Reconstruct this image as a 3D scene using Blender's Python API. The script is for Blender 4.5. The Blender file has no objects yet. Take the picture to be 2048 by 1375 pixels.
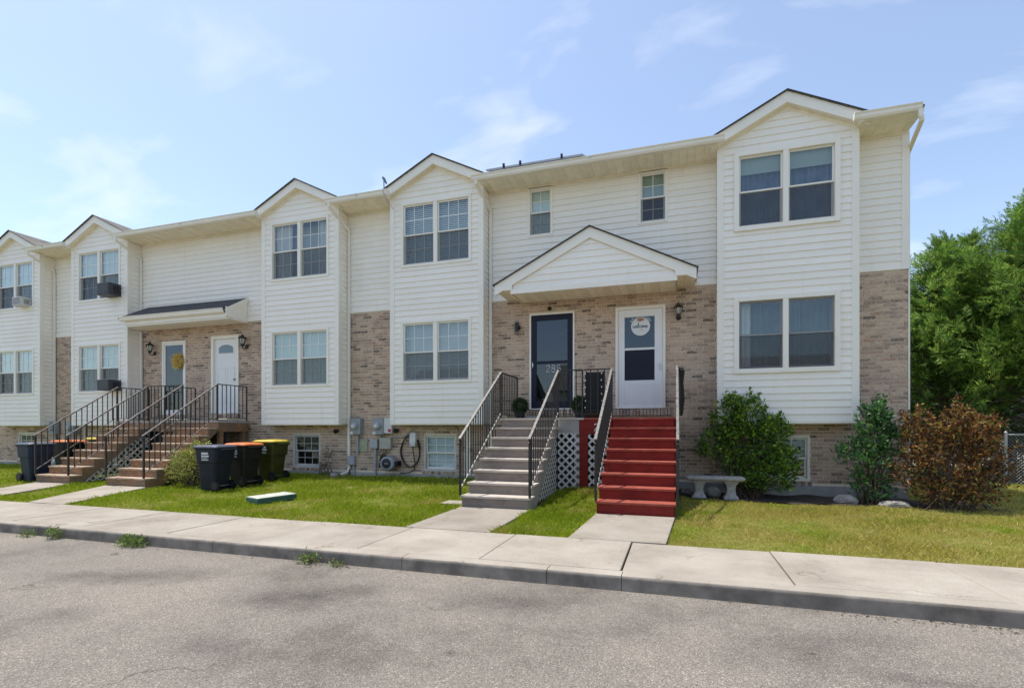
import bpy, math, random
import numpy as np
from mathutils import Vector, Matrix
random.seed(7)
RNG = np.random.default_rng(7)
SC = bpy.context.scene
COL = SC.collection
R = math.radians
# ------------------------------------------------------------------ camera, sky, sun, exposure
EYE = 1.33
cam_d = bpy.data.cameras.new('camera')
cam = bpy.data.objects.new('camera', cam_d)
COL.objects.link(cam)
cam.location = (0, 0, EYE)
YAW = math.atan2(326.0, 1022.0)
cam.rotation_euler = (R(90), 0, YAW)
cam_d.sensor_width = 36.0
cam_d.lens = 1022.0 / 2048 * 36.0
cam_d.shift_y = 169.5 / 2048
cam_d.clip_start = 0.05
cam_d.clip_end = 2000
SC.camera = cam
SUN = Vector((-0.34, 0.05, 1.0)).normalized()
wd = bpy.data.worlds.new('World')
SC.world = wd
wd.use_nodes = True
wn, wl = wd.node_tree.nodes, wd.node_tree.links
wn.clear()
wout = wn.new('ShaderNodeOutputWorld')
bg = wn.new('ShaderNodeBackground')
bg.inputs['Strength'].default_value = 0.110
sky = wn.new('ShaderNodeTexSky')
sky.sky_type = 'NISHITA'
sky.sun_disc = False
sky.sun_elevation = math.asin(SUN.z)
sky.sun_rotation = math.atan2(SUN.x, SUN.y)
sky.air_density = 0.95
sky.dust_density = 1.0
sky.ozone_density = 0.5
# thin clouds laid out on the sky dome by direction
tc = wn.new('ShaderNodeTexCoord')
sep = wn.new('ShaderNodeSeparateXYZ')
wl.new(tc.outputs['Generated'], sep.inputs[0])
zadd = wn.new('ShaderNodeMath'); zadd.operation = 'ADD'; zadd.inputs[1].default_value = 0.18
wl.new(sep.outputs['Z'], zadd.inputs[0])
zmax = wn.new('ShaderNodeMath'); zmax.operation = 'MAXIMUM'; zmax.inputs[1].default_value = 0.05
wl.new(zadd.outputs[0], zmax.inputs[0])
dv = []
for a in ('X', 'Y'):
    d = wn.new('ShaderNodeMath'); d.operation = 'DIVIDE'
    wl.new(sep.outputs[a], d.inputs[0]); wl.new(zmax.outputs[0], d.inputs[1]); dv.append(d)
cmb = wn.new('ShaderNodeCombineXYZ')
wl.new(dv[0].outputs[0], cmb.inputs[0]); wl.new(dv[1].outputs[0], cmb.inputs[1])
mp = wn.new('ShaderNodeMapping'); mp.inputs['Location'].default_value = (3.1, 0.4, 0)
mp.inputs['Scale'].default_value = (1.0, 1.7, 1)
wl.new(cmb.outputs[0], mp.inputs['Vector'])
cn = wn.new('ShaderNodeTexNoise'); cn.inputs['Scale'].default_value = 2.1
cn.inputs['Detail'].default_value = 7; cn.inputs['Roughness'].default_value = 0.52
cn.inputs['Distortion'].default_value = 0.35
wl.new(mp.outputs[0], cn.inputs['Vector'])
cr = wn.new('ShaderNodeValToRGB')
cr.color_ramp.elements[0].position = 0.54; cr.color_ramp.elements[0].color = (0, 0, 0, 1)
cr.color_ramp.elements[1].position = 0.80; cr.color_ramp.elements[1].color = (1, 1, 1, 1)
wl.new(cn.outputs['Fac'], cr.inputs[0])
cmul = wn.new('ShaderNodeMath'); cmul.operation = 'MULTIPLY_ADD'
cmul.inputs[1].default_value = 0.60; cmul.inputs[2].default_value = 0.09
wl.new(cr.outputs[0], cmul.inputs[0])
cmix = wn.new('ShaderNodeMix'); cmix.data_type = 'RGBA'
wl.new(cmul.outputs[0], cmix.inputs['Factor'])
wl.new(sky.outputs[0], cmix.inputs['A'])
cmix.inputs['B'].default_value = (4.6, 4.85, 5.2, 1)
wl.new(cmix.outputs['Result'], bg.inputs['Color'])
wl.new(bg.outputs[0], wout.inputs[0])
sd = bpy.data.lights.new('sun', 'SUN'); sd.energy = 2.4; sd.angle = R(0.53); sd.color = (1.0, 0.95, 0.87)
sun = bpy.data.objects.new('sun', sd); COL.objects.link(sun)
sun.rotation_euler = (-SUN).to_track_quat('-Z', 'Y').to_euler(); sun.location = (0, 0, 30)
SC.view_settings.view_transform = 'Standard'
SC.view_settings.look = 'None'
SC.view_settings.exposure = 1.12
SC.view_settings.gamma = 1.0
SC.view_settings.use_curve_mapping = False
SC.render.engine = 'CYCLES'

# ------------------------------------------------------------------ helpers
CY, SY = math.cos(YAW), math.sin(YAW)
def P(u, v, Y):
    """photo pixel on a plane parallel to the facade at depth Y -> (X, Z)"""
    a = u - 1024.0
    xc = CY * a - SY * 1022.0
    yc = SY * a + CY * 1022.0
    return xc / yc * Y, EYE + (857.0 - v) / yc * Y

def link(o): COL.objects.link(o); return o

def tag(o, label=None, cat=None, group=None, kind=None):
    if label: o['label'] = label
    if cat: o['category'] = cat
    if group: o['group'] = group
    if kind: o['kind'] = kind
    return o

WPOS = {}
def thing(name, label, cat, loc=(0, 0, 0), group=None):
    o = bpy.data.objects.new(name, None); link(o)
    o.empty_display_size = 0.2
    o.location = loc; WPOS[o.name] = Vector(loc)
    return tag(o, label, cat, group)

class MB:
    def __init__(s): s.v = []; s.f = []
    def add(s, vs, fs):
        n = len(s.v); s.v.extend([tuple(p) for p in vs]); s.f.extend([tuple(i + n for i in f) for f in fs]); return s
    def box(s, x0, x1, y0, y1, z0, z1):
        return s.add([(x0,y0,z0),(x1,y0,z0),(x1,y1,z0),(x0,y1,z0),(x0,y0,z1),(x1,y0,z1),(x1,y1,z1),(x0,y1,z1)],
                     [(0,3,2,1),(4,5,6,7),(0,1,5,4),(1,2,6,5),(2,3,7,6),(3,0,4,7)])
    def prism(s, poly, axis, a, b):
        """poly of 2D points in the plane normal to axis, from a to b"""
        n = len(poly)
        def p3(q, t):
            if axis == 'x': return (t, q[0], q[1])
            if axis == 'y': return (q[0], t, q[1])
            return (q[0], q[1], t)
        vs = [p3(q, a) for q in poly] + [p3(q, b) for q in poly]
        fs = [tuple(range(n)), tuple(range(2*n-1, n-1, -1))]
        for i in range(n):
            j = (i+1) % n; fs.append((i, n+i, n+j, j))
        return s.add(vs, fs)
    def tube(s, pts, r, n=8, rect=None, caps=True):
        pts = [Vector(p) for p in pts]; rings = []
        rad = r if isinstance(r, (list, tuple)) else [r]*len(pts)
        up = Vector((0, 0, 1))
        for i, p in enumerate(pts):
            d = (pts[min(i+1, len(pts)-1)] - pts[max(i-1, 0)]).normalized()
            ref = up if abs(d.z) < 0.95 else Vector((0, 1, 0))
            a = d.cross(ref).normalized(); b = a.cross(d).normalized()
            if rect:
                w, h = rect
                ring = [p + a*w/2*sx + b*h/2*sz for sx, sz in ((-1,-1),(1,-1),(1,1),(-1,1))]
            else:
                ring = [p + (a*math.cos(t) + b*math.sin(t))*rad[i] for t in [2*math.pi*k/n for k in range(n)]]
            rings.append(ring)
        return s.loft(rings, caps)
    def loft(s, rings, caps=True):
        n = len(rings[0]); vs = [q for r_ in rings for q in r_]; fs = []
        for i in range(len(rings)-1):
            for k in range(n):
                a = i*n+k; b = i*n+(k+1) % n
                fs.append((a, b, b+n, a+n))
        if caps:
            fs.append(tuple(range(n-1, -1, -1))); fs.append(tuple(range((len(rings)-1)*n, len(rings)*n)))
        return s.add(vs, fs)
    def lathe(s, prof, cx, cy, n=16, caps=True):
        return s.loft([[(cx + r*math.cos(2*math.pi*k/n), cy + r*math.sin(2*math.pi*k/n), z) for k in range(n)] for r, z in prof], caps)
    def rot(s, M4):
        s.v = [tuple(M4 @ Vector(p)) for p in s.v]; return s
    def build(s, name, mat, parent=None, smooth=False, bevel=0, kind=None, centre=True):
        v = s.v
        if centre and v:
            xs, ys, zs = zip(*v)
            c = Vector(((min(xs)+max(xs))/2, (min(ys)+max(ys))/2, min(zs)))
        else: c = Vector((0, 0, 0))
        me = bpy.data.meshes.new(name)
        me.from_pydata([(p[0]-c.x, p[1]-c.y, p[2]-c.z) for p in v], [], s.f)
        return mesh_obj(name, me, mat, parent, c, smooth, bevel, kind)

def mesh_obj(name, me, mat, parent=None, c=Vector((0, 0, 0)), smooth=False, bevel=0, kind=None, fix=True):
    if mat is not None and not me.materials: me.materials.append(MAT(mat))
    if fix:
        import bmesh
        if len(me.polygons) < 60000:
            b = bmesh.new(); b.from_mesh(me); bmesh.ops.recalc_face_normals(b, faces=b.faces); b.to_mesh(me); b.free()
    if smooth: me.polygons.foreach_set('use_smooth', [True]*len(me.polygons))
    o = bpy.data.objects.new(name, me); link(o)
    c = Vector(c)
    if parent is not None:
        o.parent = parent; o.location = c - WPOS[parent.name]
    else: o.location = c
    WPOS[o.name] = c
    if bevel:
        m = o.modifiers.new('bevel', 'BEVEL'); m.width = bevel; m.segments = 2; m.limit_method = 'ANGLE'; m.angle_limit = R(40)
    if kind: o['kind'] = kind
    return o

def inst(name, me, parent, loc, scale=(1, 1, 1), rot=None):
    o = bpy.data.objects.new(name, me); link(o)
    c = Vector(loc)
    if parent is not None:
        o.parent = parent; o.location = c - WPOS[parent.name]
    else: o.location = c
    WPOS[o.name] = c
    o.scale = scale
    if rot: o.rotation_euler = rot
    return o

def np_mesh(name, V, F3, mat, parent=None, kind=None, smooth=False, attr=None):
    """fast mesh from numpy: V (n,3), F3 (m,k)"""
    me = bpy.data.meshes.new(name)
    k = F3.shape[1]
    me.vertices.add(len(V)); me.vertices.foreach_set('co', V.astype(np.float32).ravel())
    me.loops.add(F3.size); me.loops.foreach_set('vertex_index', F3.astype(np.int32).ravel())
    me.polygons.add(len(F3)); me.polygons.foreach_set('loop_start', np.arange(0, F3.size, k, dtype=np.int32))
    me.polygons.foreach_set('loop_total', np.full(len(F3), k, dtype=np.int32))
    if attr is not None:
        a = me.attributes.new('tone', 'FLOAT', 'POINT'); a.data.foreach_set('value', attr.astype(np.float32))
    me.update(calc_edges=True)
    c = Vector((float(V[:,0].mean()), float(V[:,1].mean()), float(V[:,2].min())))
    me.transform(Matrix.Translation(-c))
    return mesh_obj(name, me, mat, parent, c, smooth, 0, kind, fix=False)

def rring(cx, cy, w, d_, r, z, n=4):
    pts = []
    for sx_, sy_, a0 in ((1, 1, 0), (-1, 1, 90), (-1, -1, 180), (1, -1, 270)):
        for k in range(n+1):
            t = R(a0+90*k/n); pts.append((cx+sx_*(w/2-r)+r*math.cos(t), cy+sy_*(d_/2-r)+r*math.sin(t), z))
    return pts
def unit_box(name, mat):
    m = MB().box(-.5, .5, -.5, .5, 0, 1)
    me = bpy.data.meshes.new(name); me.from_pydata(m.v, [], m.f); me.materials.append(MAT(mat)); return me

# ------------------------------------------------------------------ materials
MATS = {}; MDEF = {}
def MAT(n):
    if n not in MATS: MATS[n] = MDEF[n](n)
    return MATS[n]

def base_mat(name):
    m = bpy.data.materials.new(name); m.use_nodes = True
    nt = m.node_tree; b = nt.nodes['Principled BSDF']
    return m, nt.nodes, nt.links, b

def c4(c): return (c[0], c[1], c[2], 1)

def noise(N, L, scale, detail=5, rough=0.55, vec=None, stretch=None):
    t = N.new('ShaderNodeTexNoise'); t.inputs['Scale'].default_value = scale
    t.inputs['Detail'].default_value = detail; t.inputs['Roughness'].default_value = rough
    if vec is None:
        g = N.new('ShaderNodeNewGeometry'); vec = g.outputs['Position']
    if stretch:
        mpn = N.new('ShaderNodeMapping'); mpn.inputs['Scale'].default_value = stretch
        L.new(vec, mpn.inputs['Vector']); vec = mpn.outputs[0]
    L.new(vec, t.inputs['Vector'])
    return t.outputs['Fac']

def ramp(N, L, fac, stops, interp='LINEAR'):
    r = N.new('ShaderNodeValToRGB'); r.color_ramp.interpolation = interp
    e = r.color_ramp.elements
    e[0].position, e[0].color = stops[0][0], c4(stops[0][1])
    e[1].position, e[1].color = stops[-1][0], c4(stops[-1][1])
    for p, c in stops[1:-1]:
        x = e.new(p); x.color = c4(c)
    L.new(fac, r.inputs[0]); return r.outputs[0]

def mixc(N, L, fac, a, b, mode='MIX'):
    m = N.new('ShaderNodeMix'); m.data_type = 'RGBA'; m.blend_type = mode
    for s, v in (('Factor', fac), ('A', a), ('B', b)):
        if hasattr(v, 'node'): L.new(v, m.inputs[s])
        elif s == 'Factor': m.inputs[s].default_value = v
        else: m.inputs[s].default_value = c4(v)
    return m.outputs['Result']

def bumpn(N, L, b, h, strength=0.3, dist=0.01):
    bm = N.new('ShaderNodeBump'); bm.inputs['Strength'].default_value = strength; bm.inputs['Distance'].default_value = dist
    L.new(h, bm.inputs['Height']); L.new(bm.outputs[0], b.inputs['Normal'])

def D(name, c1, c2=None, rough=0.6, scale=5, bump=0, bscale=60, metal=0, lo=0.35, hi=0.68, stretch=None, spec=0.5, coat=0, objrand=0):
    """define a plain material with noise variation between two colours"""
    def f(n):
        m, N, L, b = base_mat(n)
        col = None
        if c2 is not None:
            col = ramp(N, L, noise(N, L, scale, 6, stretch=stretch), [(lo, c1), (hi, c2)])
        if objrand:
            oi = N.new('ShaderNodeObjectInfo')
            mr = N.new('ShaderNodeMapRange'); mr.inputs['To Min'].default_value = 1-objrand; mr.inputs['To Max'].default_value = 1+objrand*0.6
            L.new(oi.outputs['Random'], mr.inputs['Value'])
            cb = N.new('ShaderNodeCombineColor')
            for i in range(3): L.new(mr.outputs[0], cb.inputs[i])
            col = mixc(N, L, 1.0, col if col is not None else c1, cb.outputs[0], 'MULTIPLY')
        if col is not None: L.new(col, b.inputs['Base Color'])
        else: b.inputs['Base Color'].default_value = c4(c1)
        b.inputs['Roughness'].default_value = rough; b.inputs['Metallic'].default_value = metal
        b.inputs['Specular IOR Level'].default_value = spec
        if coat: b.inputs['Coat Weight'].default_value = coat
        if bump: bumpn(N, L, b, noise(N, L, bscale, 5), bump, 0.01)
        return m
    MDEF[name] = f

def siding_mat(n):
    m, N, L, b = base_mat(n)
    c = ramp(N, L, noise(N, L, 1.1, 6, .6), [(.32, (.89,.83,.725)), (.66, (.925,.875,.785))])
    st = ramp(N, L, noise(N, L, 1.0, 6, .65, stretch=(9, 9, .45)), [(.28, (.93,.92,.89)), (.44, (1,1,1))])
    c = mixc(N, L, 1.0, c, st, 'MULTIPLY')
    gr = ramp(N, L, noise(N, L, 5, 7, .75), [(.27, (.86,.84,.80)), (.40, (1,1,1))])
    c = mixc(N, L, .7, c, gr, 'MULTIPLY')
    oi = N.new('ShaderNodeObjectInfo'); mr = N.new('ShaderNodeMapRange'); mr.inputs['To Min'].default_value = .97; mr.inputs['To Max'].default_value = 1.01
    L.new(oi.outputs['Random'], mr.inputs['Value']); cb = N.new('ShaderNodeCombineColor')
    for i_ in range(3): L.new(mr.outputs[0], cb.inputs[i_])
    c = mixc(N, L, 1.0, c, cb.outputs[0], 'MULTIPLY')
    L.new(c, b.inputs['Base Color']); b.inputs['Roughness'].default_value = .5; b.inputs['Specular IOR Level'].default_value = .25
    bumpn(N, L, b, noise(N, L, 1.2, 2, stretch=(.6, .6, .6)), .15, .012); return m
MDEF['siding'] = siding_mat
D('siding_shell', (.55,.54,.52))
D('trim', (.86,.81,.70), (.90,.85,.75), .45, 3, spec=.3)
D('trim_plain', (.86,.82,.74), None, .4)
D('soffit', (.84,.75,.58), (.92,.86,.72), .6, 7, objrand=.08, spec=.2)
D('gutter', (.82,.77,.66), (.88,.84,.76), .45, 2.2, spec=.3)
D('roof_dark', (.035,.036,.04), (.07,.07,.075), .9, 30, bump=.5, bscale=90)
def concrete_mat(n):
    m, N, L, b = base_mat(n)
    c = ramp(N, L, noise(N, L, 1.6, 7, .62), [(.32, (.275,.238,.195)), (.5, (.335,.295,.245)), (.68, (.385,.345,.29))])
    c = mixc(N, L, 1.0, c, ramp(N, L, noise(N, L, 160, 4, .7), [(.30, (.72,.72,.72)), (.5, (1,1,1)), (.70, (1.22,1.22,1.22))]), 'MULTIPLY')
    c = mixc(N, L, 1.0, c, ramp(N, L, noise(N, L, 7, 6, .75), [(.28, (.74,.73,.71)), (.42, (1,1,1))]), 'MULTIPLY')
    g = N.new('ShaderNodeNewGeometry'); v2 = N.new('ShaderNodeTexVoronoi'); v2.feature = 'DISTANCE_TO_EDGE'; v2.inputs['Scale'].default_value = .55
    wv = N.new('ShaderNodeVectorMath'); wv.operation = 'ADD'; nn = N.new('ShaderNodeTexNoise'); nn.inputs['Scale'].default_value = 3; nn.inputs['Detail'].default_value = 7
    L.new(g.outputs['Position'], nn.inputs['Vector']); L.new(nn.outputs['Color'], wv.inputs[0]); L.new(g.outputs['Position'], wv.inputs[1]); L.new(wv.outputs[0], v2.inputs['Vector'])
    ck = mixc(N, L, ramp(N, L, noise(N, L, .9, 3), [(.50, (1,1,1)), (.56, (0,0,0))]), ramp(N, L, v2.outputs['Distance'], [(.002, (.5,.48,.45)), (.006, (1,1,1))]), (1,1,1))
    c = mixc(N, L, 1.0, c, ck, 'MULTIPLY')
    sp = ramp(N, L, noise(N, L, 24, 3, .5), [(.24, (.45,.43,.40)), (.28, (1,1,1))]); c = mixc(N, L, 1.0, c, sp, 'MULTIPLY')
    oi = N.new('ShaderNodeObjectInfo'); mr = N.new('ShaderNodeMapRange'); mr.inputs['To Min'].default_value = .88; mr.inputs['To Max'].default_value = 1.05
    L.new(oi.outputs['Random'], mr.inputs['Value']); cb = N.new('ShaderNodeCombineColor')
    for i_ in range(3): L.new(mr.outputs[0], cb.inputs[i_])
    c = mixc(N, L, 1.0, c, cb.outputs[0], 'MULTIPLY')
    L.new(c, b.inputs['Base Color']); b.inputs['Roughness'].default_value = .9; b.inputs['Specular IOR Level'].default_value = .2
    bumpn(N, L, b, noise(N, L, 120, 5), .35, .008); return m
MDEF['concrete'] = concrete_mat
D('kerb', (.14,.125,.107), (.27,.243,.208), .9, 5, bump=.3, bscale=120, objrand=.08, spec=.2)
D('foundation', (.30,.29,.27), (.42,.40,.37), .9, 5, bump=.3)
D('soil', (.035,.03,.018), (.07,.058,.03), .95, 6, bump=.6, bscale=25)
D('mulch', (.02,.014,.010), (.065,.045,.03), .95, 22, bump=.9, bscale=40)
D('ground', (.06,.075,.025), (.10,.11,.04), .95, .4)
D('gravel', (.30,.28,.26), (.48,.45,.42), .95, 40, bump=.7, bscale=60)
D('black_iron', (.012,.012,.013), (.035,.028,.024), .45, 30, spec=.5)
D('rail_cap', (.07,.065,.06), (.24,.225,.205), .5, 22)
D('rusty_rail', (.05,.03,.02), (.26,.235,.21), .55, 16)
D('black_plastic', (.006,.006,.007), (.013,.012,.013), .5, 9, spec=.3)
D('navy_plastic', (.007,.009,.020), (.014,.018,.034), .5, 5, spec=.3)
D('blue_plastic', (.010,.018,.040), (.018,.030,.060), .5, 5, spec=.3)
D('navy_lid', (.05,.06,.095), (.085,.098,.14), .45, 5)
D('orange_lid', (.56,.13,.03), (.68,.20,.05), .5, 6)
D('yellow_lid', (.46,.34,.02), (.58,.44,.04), .5, 6)
D('olive_plastic', (.030,.032,.005), (.055,.056,.008), .4, 6, spec=.3)
D('meter_grey', (.25,.27,.275), (.32,.34,.345), .5, 8)
D('beige_box', (.36,.34,.28), (.45,.43,.36), .6, 12)
D('cream_plate', (.45,.44,.30), (.30,.30,.20), .7, 14)
D('white_plastic', (.62,.62,.62), (.70,.70,.70), .4, 8)
D('conduit', (.34,.35,.355), (.42,.43,.44), .5, 10)
D('cable', (.022,.018,.015), None, .5)
D('red_label', (.45,.03,.03), None, .6)
D('white_paint', (.74,.74,.72), None, .5)
D('digit_white', (.78,.76,.70), None, .4)
D('navy_door', (.006,.007,.022), (.010,.012,.030), .45, 4, spec=.3)
D('white_door', (.80,.78,.74), (.84,.82,.78), .4, 2)
D('steel', (.5,.5,.5), None, .3, metal=1)
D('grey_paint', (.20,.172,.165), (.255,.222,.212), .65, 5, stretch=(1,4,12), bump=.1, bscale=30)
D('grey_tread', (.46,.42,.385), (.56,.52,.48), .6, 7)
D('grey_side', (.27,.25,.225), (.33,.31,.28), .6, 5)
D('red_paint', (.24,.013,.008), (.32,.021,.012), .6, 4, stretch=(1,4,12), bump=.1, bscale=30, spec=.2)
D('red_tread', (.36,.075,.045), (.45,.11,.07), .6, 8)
D('lattice', (.60,.575,.56), (.68,.66,.65), .55, 12)
D('lattice_dirty', (.40,.40,.36), (.55,.55,.51), .6, 12)
D('bench_stone', (.30,.285,.26), (.46,.44,.41), .9, 14, bump=.4)
D('rock', (.22,.20,.18), (.36,.34,.31), .95, 9, bump=.5)
D('pot_black', (.012,.012,.012), None, .5)
D('black_fabric', (.012,.012,.013), (.02,.02,.02), .85, 30)
D('clamp', (.01,.012,.03), None, .35)
D('solar_frame', (.42,.41,.40), None, .4, metal=.3)
D('solar_cell', (.008,.010,.02), (.012,.016,.03), .15, 3)
D('ac_dark', (.035,.037,.045), (.05,.052,.06), .5, 12)
D('ac_fin', (.10,.10,.11), None, .5, metal=.5)
D('ac_white', (.58,.565,.53), (.66,.65,.62), .5, 9)
D('ac_grey', (.16,.16,.165), None, .5)
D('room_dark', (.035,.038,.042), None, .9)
D('blind', (.85,.85,.83), None, .6)
D('blind_dark', (.20,.205,.215), None, .6)
D('vblind', (.78,.80,.74), (.84,.85,.79), .7, 3)
D('curtain_blue', (.10,.12,.165), (.17,.195,.24), .9, 4)
D('curtain_teal', (.05,.085,.09), (.09,.13,.13), .9, 3)
D('curtain_cream', (.66,.58,.53), (.74,.67,.62), .9, 3)
D('shade_green', (.40,.43,.36), None, .8)
D('paper_blue', (.60,.68,.74), (.70,.76,.80), .9, 5)
D('sash_white', (.84,.80,.72), None, .4)
D('sash_taupe', (.26,.25,.245), None, .4)
D('sash_worn', (.52,.50,.46), (.62,.60,.56), .5, 9)
D('lamp_glass', (.45,.43,.38), None, .25)
D('wreath', (.55,.36,.06), (.72,.52,.14), .9, 40)
D('sign_white', (.72,.73,.70), (.78,.78,.75), .6, 30)
D('sign_ink', (.02,.09,.14), None, .6)
D('sign_flower', (.42,.16,.13), (.55,.26,.20), .8, 50)
D('sign_leaf', (.30,.42,.40), (.42,.52,.48), .8, 50)
D('cast_brass', (.4,.32,.16), None, .4, metal=.8)
D('bark', (.07,.05,.035), (.16,.12,.09), .95, 12, bump=.9, bscale=30, stretch=(3,3,.6))
D('dead_twig', (.07,.05,.035), (.16,.115,.075), .95, 20)
D('green_cover', (.02,.075,.055), (.035,.10,.075), .6, 6)
D('green_cover_top', (.40,.42,.35), (.52,.53,.46), .6, 9)
D('dish_metal', (.12,.16,.22), None, .4, metal=.5)
D('grey_wall', (.55,.54,.52), (.62,.61,.59), .7, 3)
D('tan_wall', (.30,.27,.23), (.38,.345,.30), .8, 3)
D('tan_roof', (.16,.14,.125), (.24,.215,.19), .95, 6, bump=.5, bscale=60)
D('zinc', (.35,.36,.37), (.45,.46,.47), .4, 12, metal=.6)
D('brass_valve', (.3,.05,.03), None, .5)


def _m_red_paint(n):
    m, N, L, b = base_mat(n)
    c = ramp(N, L, noise(N, L, 5, 6, .6, stretch=(1, 3, 9)), [(.34, (.17,.016,.012)), (.66, (.235,.026,.019))])
    w = ramp(N, L, noise(N, L, 9, 8, .78), [(0.66, (0,0,0)), (0.72, (1,1,1))])
    c = mixc(N, L, w, c, (.34,.10,.075))
    d = ramp(N, L, noise(N, L, 2.2, 6, .7), [(.30, (.62,.60,.58)), (.50, (1,1,1))])
    c = mixc(N, L, .8, c, d, 'MULTIPLY')
    L.new(c, b.inputs['Base Color']); b.inputs['Roughness'].default_value = .65; b.inputs['Specular IOR Level'].default_value = .2
    bumpn(N, L, b, noise(N, L, 40, 4, stretch=(.2, 1, 1)), .2, .006); return m
MDEF['red_paint'] = _m_red_paint

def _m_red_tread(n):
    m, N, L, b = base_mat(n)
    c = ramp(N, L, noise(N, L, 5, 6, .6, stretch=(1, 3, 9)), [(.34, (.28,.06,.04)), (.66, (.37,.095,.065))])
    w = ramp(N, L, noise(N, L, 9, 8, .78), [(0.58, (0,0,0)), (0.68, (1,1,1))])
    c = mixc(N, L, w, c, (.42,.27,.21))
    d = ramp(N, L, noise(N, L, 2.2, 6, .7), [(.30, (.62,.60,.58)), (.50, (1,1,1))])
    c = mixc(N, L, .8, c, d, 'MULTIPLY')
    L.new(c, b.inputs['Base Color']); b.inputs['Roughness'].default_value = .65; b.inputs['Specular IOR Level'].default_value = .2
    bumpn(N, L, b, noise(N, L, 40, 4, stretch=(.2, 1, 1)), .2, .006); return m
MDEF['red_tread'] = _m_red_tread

def _m_grey_paint(n):
    m, N, L, b = base_mat(n)
    c = ramp(N, L, noise(N, L, 5, 6, .6, stretch=(1, 3, 9)), [(.34, (.19,.158,.135)), (.66, (.25,.212,.182))])
    w = ramp(N, L, noise(N, L, 9, 8, .78), [(0.66, (0,0,0)), (0.73, (1,1,1))])
    c = mixc(N, L, w, c, (.36,.33,.30))
    d = ramp(N, L, noise(N, L, 2.2, 6, .7), [(.30, (.62,.60,.58)), (.50, (1,1,1))])
    c = mixc(N, L, .8, c, d, 'MULTIPLY')
    L.new(c, b.inputs['Base Color']); b.inputs['Roughness'].default_value = .65; b.inputs['Specular IOR Level'].default_value = .2
    bumpn(N, L, b, noise(N, L, 40, 4, stretch=(.2, 1, 1)), .2, .006); return m
MDEF['grey_paint'] = _m_grey_paint

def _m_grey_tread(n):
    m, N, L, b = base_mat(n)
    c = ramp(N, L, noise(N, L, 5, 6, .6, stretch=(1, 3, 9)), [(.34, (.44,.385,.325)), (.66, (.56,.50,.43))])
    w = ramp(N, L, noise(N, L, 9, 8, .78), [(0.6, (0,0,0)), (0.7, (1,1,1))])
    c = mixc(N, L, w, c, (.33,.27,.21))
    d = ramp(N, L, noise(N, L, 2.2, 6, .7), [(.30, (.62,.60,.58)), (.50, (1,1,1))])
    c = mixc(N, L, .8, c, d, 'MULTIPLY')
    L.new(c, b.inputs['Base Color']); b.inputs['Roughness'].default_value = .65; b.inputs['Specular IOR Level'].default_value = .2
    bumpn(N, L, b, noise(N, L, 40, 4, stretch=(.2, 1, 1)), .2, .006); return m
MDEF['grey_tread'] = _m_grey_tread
def wood_mat(n):
    m, N, L, b = base_mat(n)
    grain = noise(N, L, 9, 6, stretch=(1.2, 7, 9))
    wear = noise(N, L, 3.2, 6, .65)
    c = ramp(N, L, grain, [(.3, (.17,.075,.030)), (.5, (.31,.155,.07)), (.7, (.44,.26,.145))])
    g = ramp(N, L, wear, [(.40, (0,0,0)), (.56, (1,1,1))])
    c = mixc(N, L, g, c, (.20,.135,.085))
    c = mixc(N, L, .85, c, ramp(N, L, noise(N, L, 14, 7, .75, stretch=(.5, 2, 3)), [(.32, (.45,.42,.40)), (.52, (1,1,1))]), 'MULTIPLY')
    L.new(c, b.inputs['Base Color']); b.inputs['Roughness'].default_value = .75
    bumpn(N, L, b, grain, .3, .01); return m
MDEF['worn_wood'] = wood_mat
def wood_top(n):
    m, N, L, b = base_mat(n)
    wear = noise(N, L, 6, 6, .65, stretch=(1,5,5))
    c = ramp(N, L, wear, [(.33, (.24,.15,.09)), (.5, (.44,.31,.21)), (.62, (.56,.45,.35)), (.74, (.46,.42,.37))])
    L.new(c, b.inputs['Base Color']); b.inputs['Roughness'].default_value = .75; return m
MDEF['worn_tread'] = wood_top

BRICK_STOPS = [(0.0, (0.519,0.378,0.274)), (.13, (0.554,0.398,0.286)), (.26, (0.484,0.357,0.266)), (.38, (0.537,0.398,0.295)), (.49, (0.405,0.290,0.216)), (.59, (0.475,0.332,0.245)),
               (.67, (0.334,0.237,0.178)), (.77, (0.290,0.203,0.158)), (.86, (0.405,0.237,0.166)), (.90, (0.229,0.158,0.124)), (.95, (0.106,0.075,0.062))]
def brick_mat(island):
    def f(n):
        m, N, L, b = base_mat(n)
        if island:
            g = N.new('ShaderNodeNewGeometry'); rnd = g.outputs['Random Per Island']
        else:
            g = N.new('ShaderNodeObjectInfo'); rnd = g.outputs['Random']
        c = ramp(N, L, rnd, BRICK_STOPS, 'CONSTANT')
        st = noise(N, L, 26, 6, .7)
        k = ramp(N, L, st, [(.42, (0,0,0)), (.62, (1,1,1))])
        kk = N.new('ShaderNodeMath'); kk.operation = 'MULTIPLY'; kk.inputs[1].default_value = .55; L.new(k, kk.inputs[0])
        c = mixc(N, L, kk.outputs[0], c, (.66,.53,.40))
        dk = ramp(N, L, noise(N, L, 13, 6, .7, stretch=(1, 1, 2.2)), [(.34, (.60,.575,.55)), (.47, (1,1,1))])
        c = mixc(N, L, 1.0, c, dk, 'MULTIPLY')
        L.new(c, b.inputs['Base Color']); b.inputs['Roughness'].default_value = .9
        bumpn(N, L, b, st, .35, .008); return m
    return f
MDEF['brick'] = brick_mat(False); MDEF['brick_mass'] = brick_mat(True)
D('mortar', (.76,.61,.46), (.82,.68,.52), .95, 12, bump=.4, bscale=120)

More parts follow.
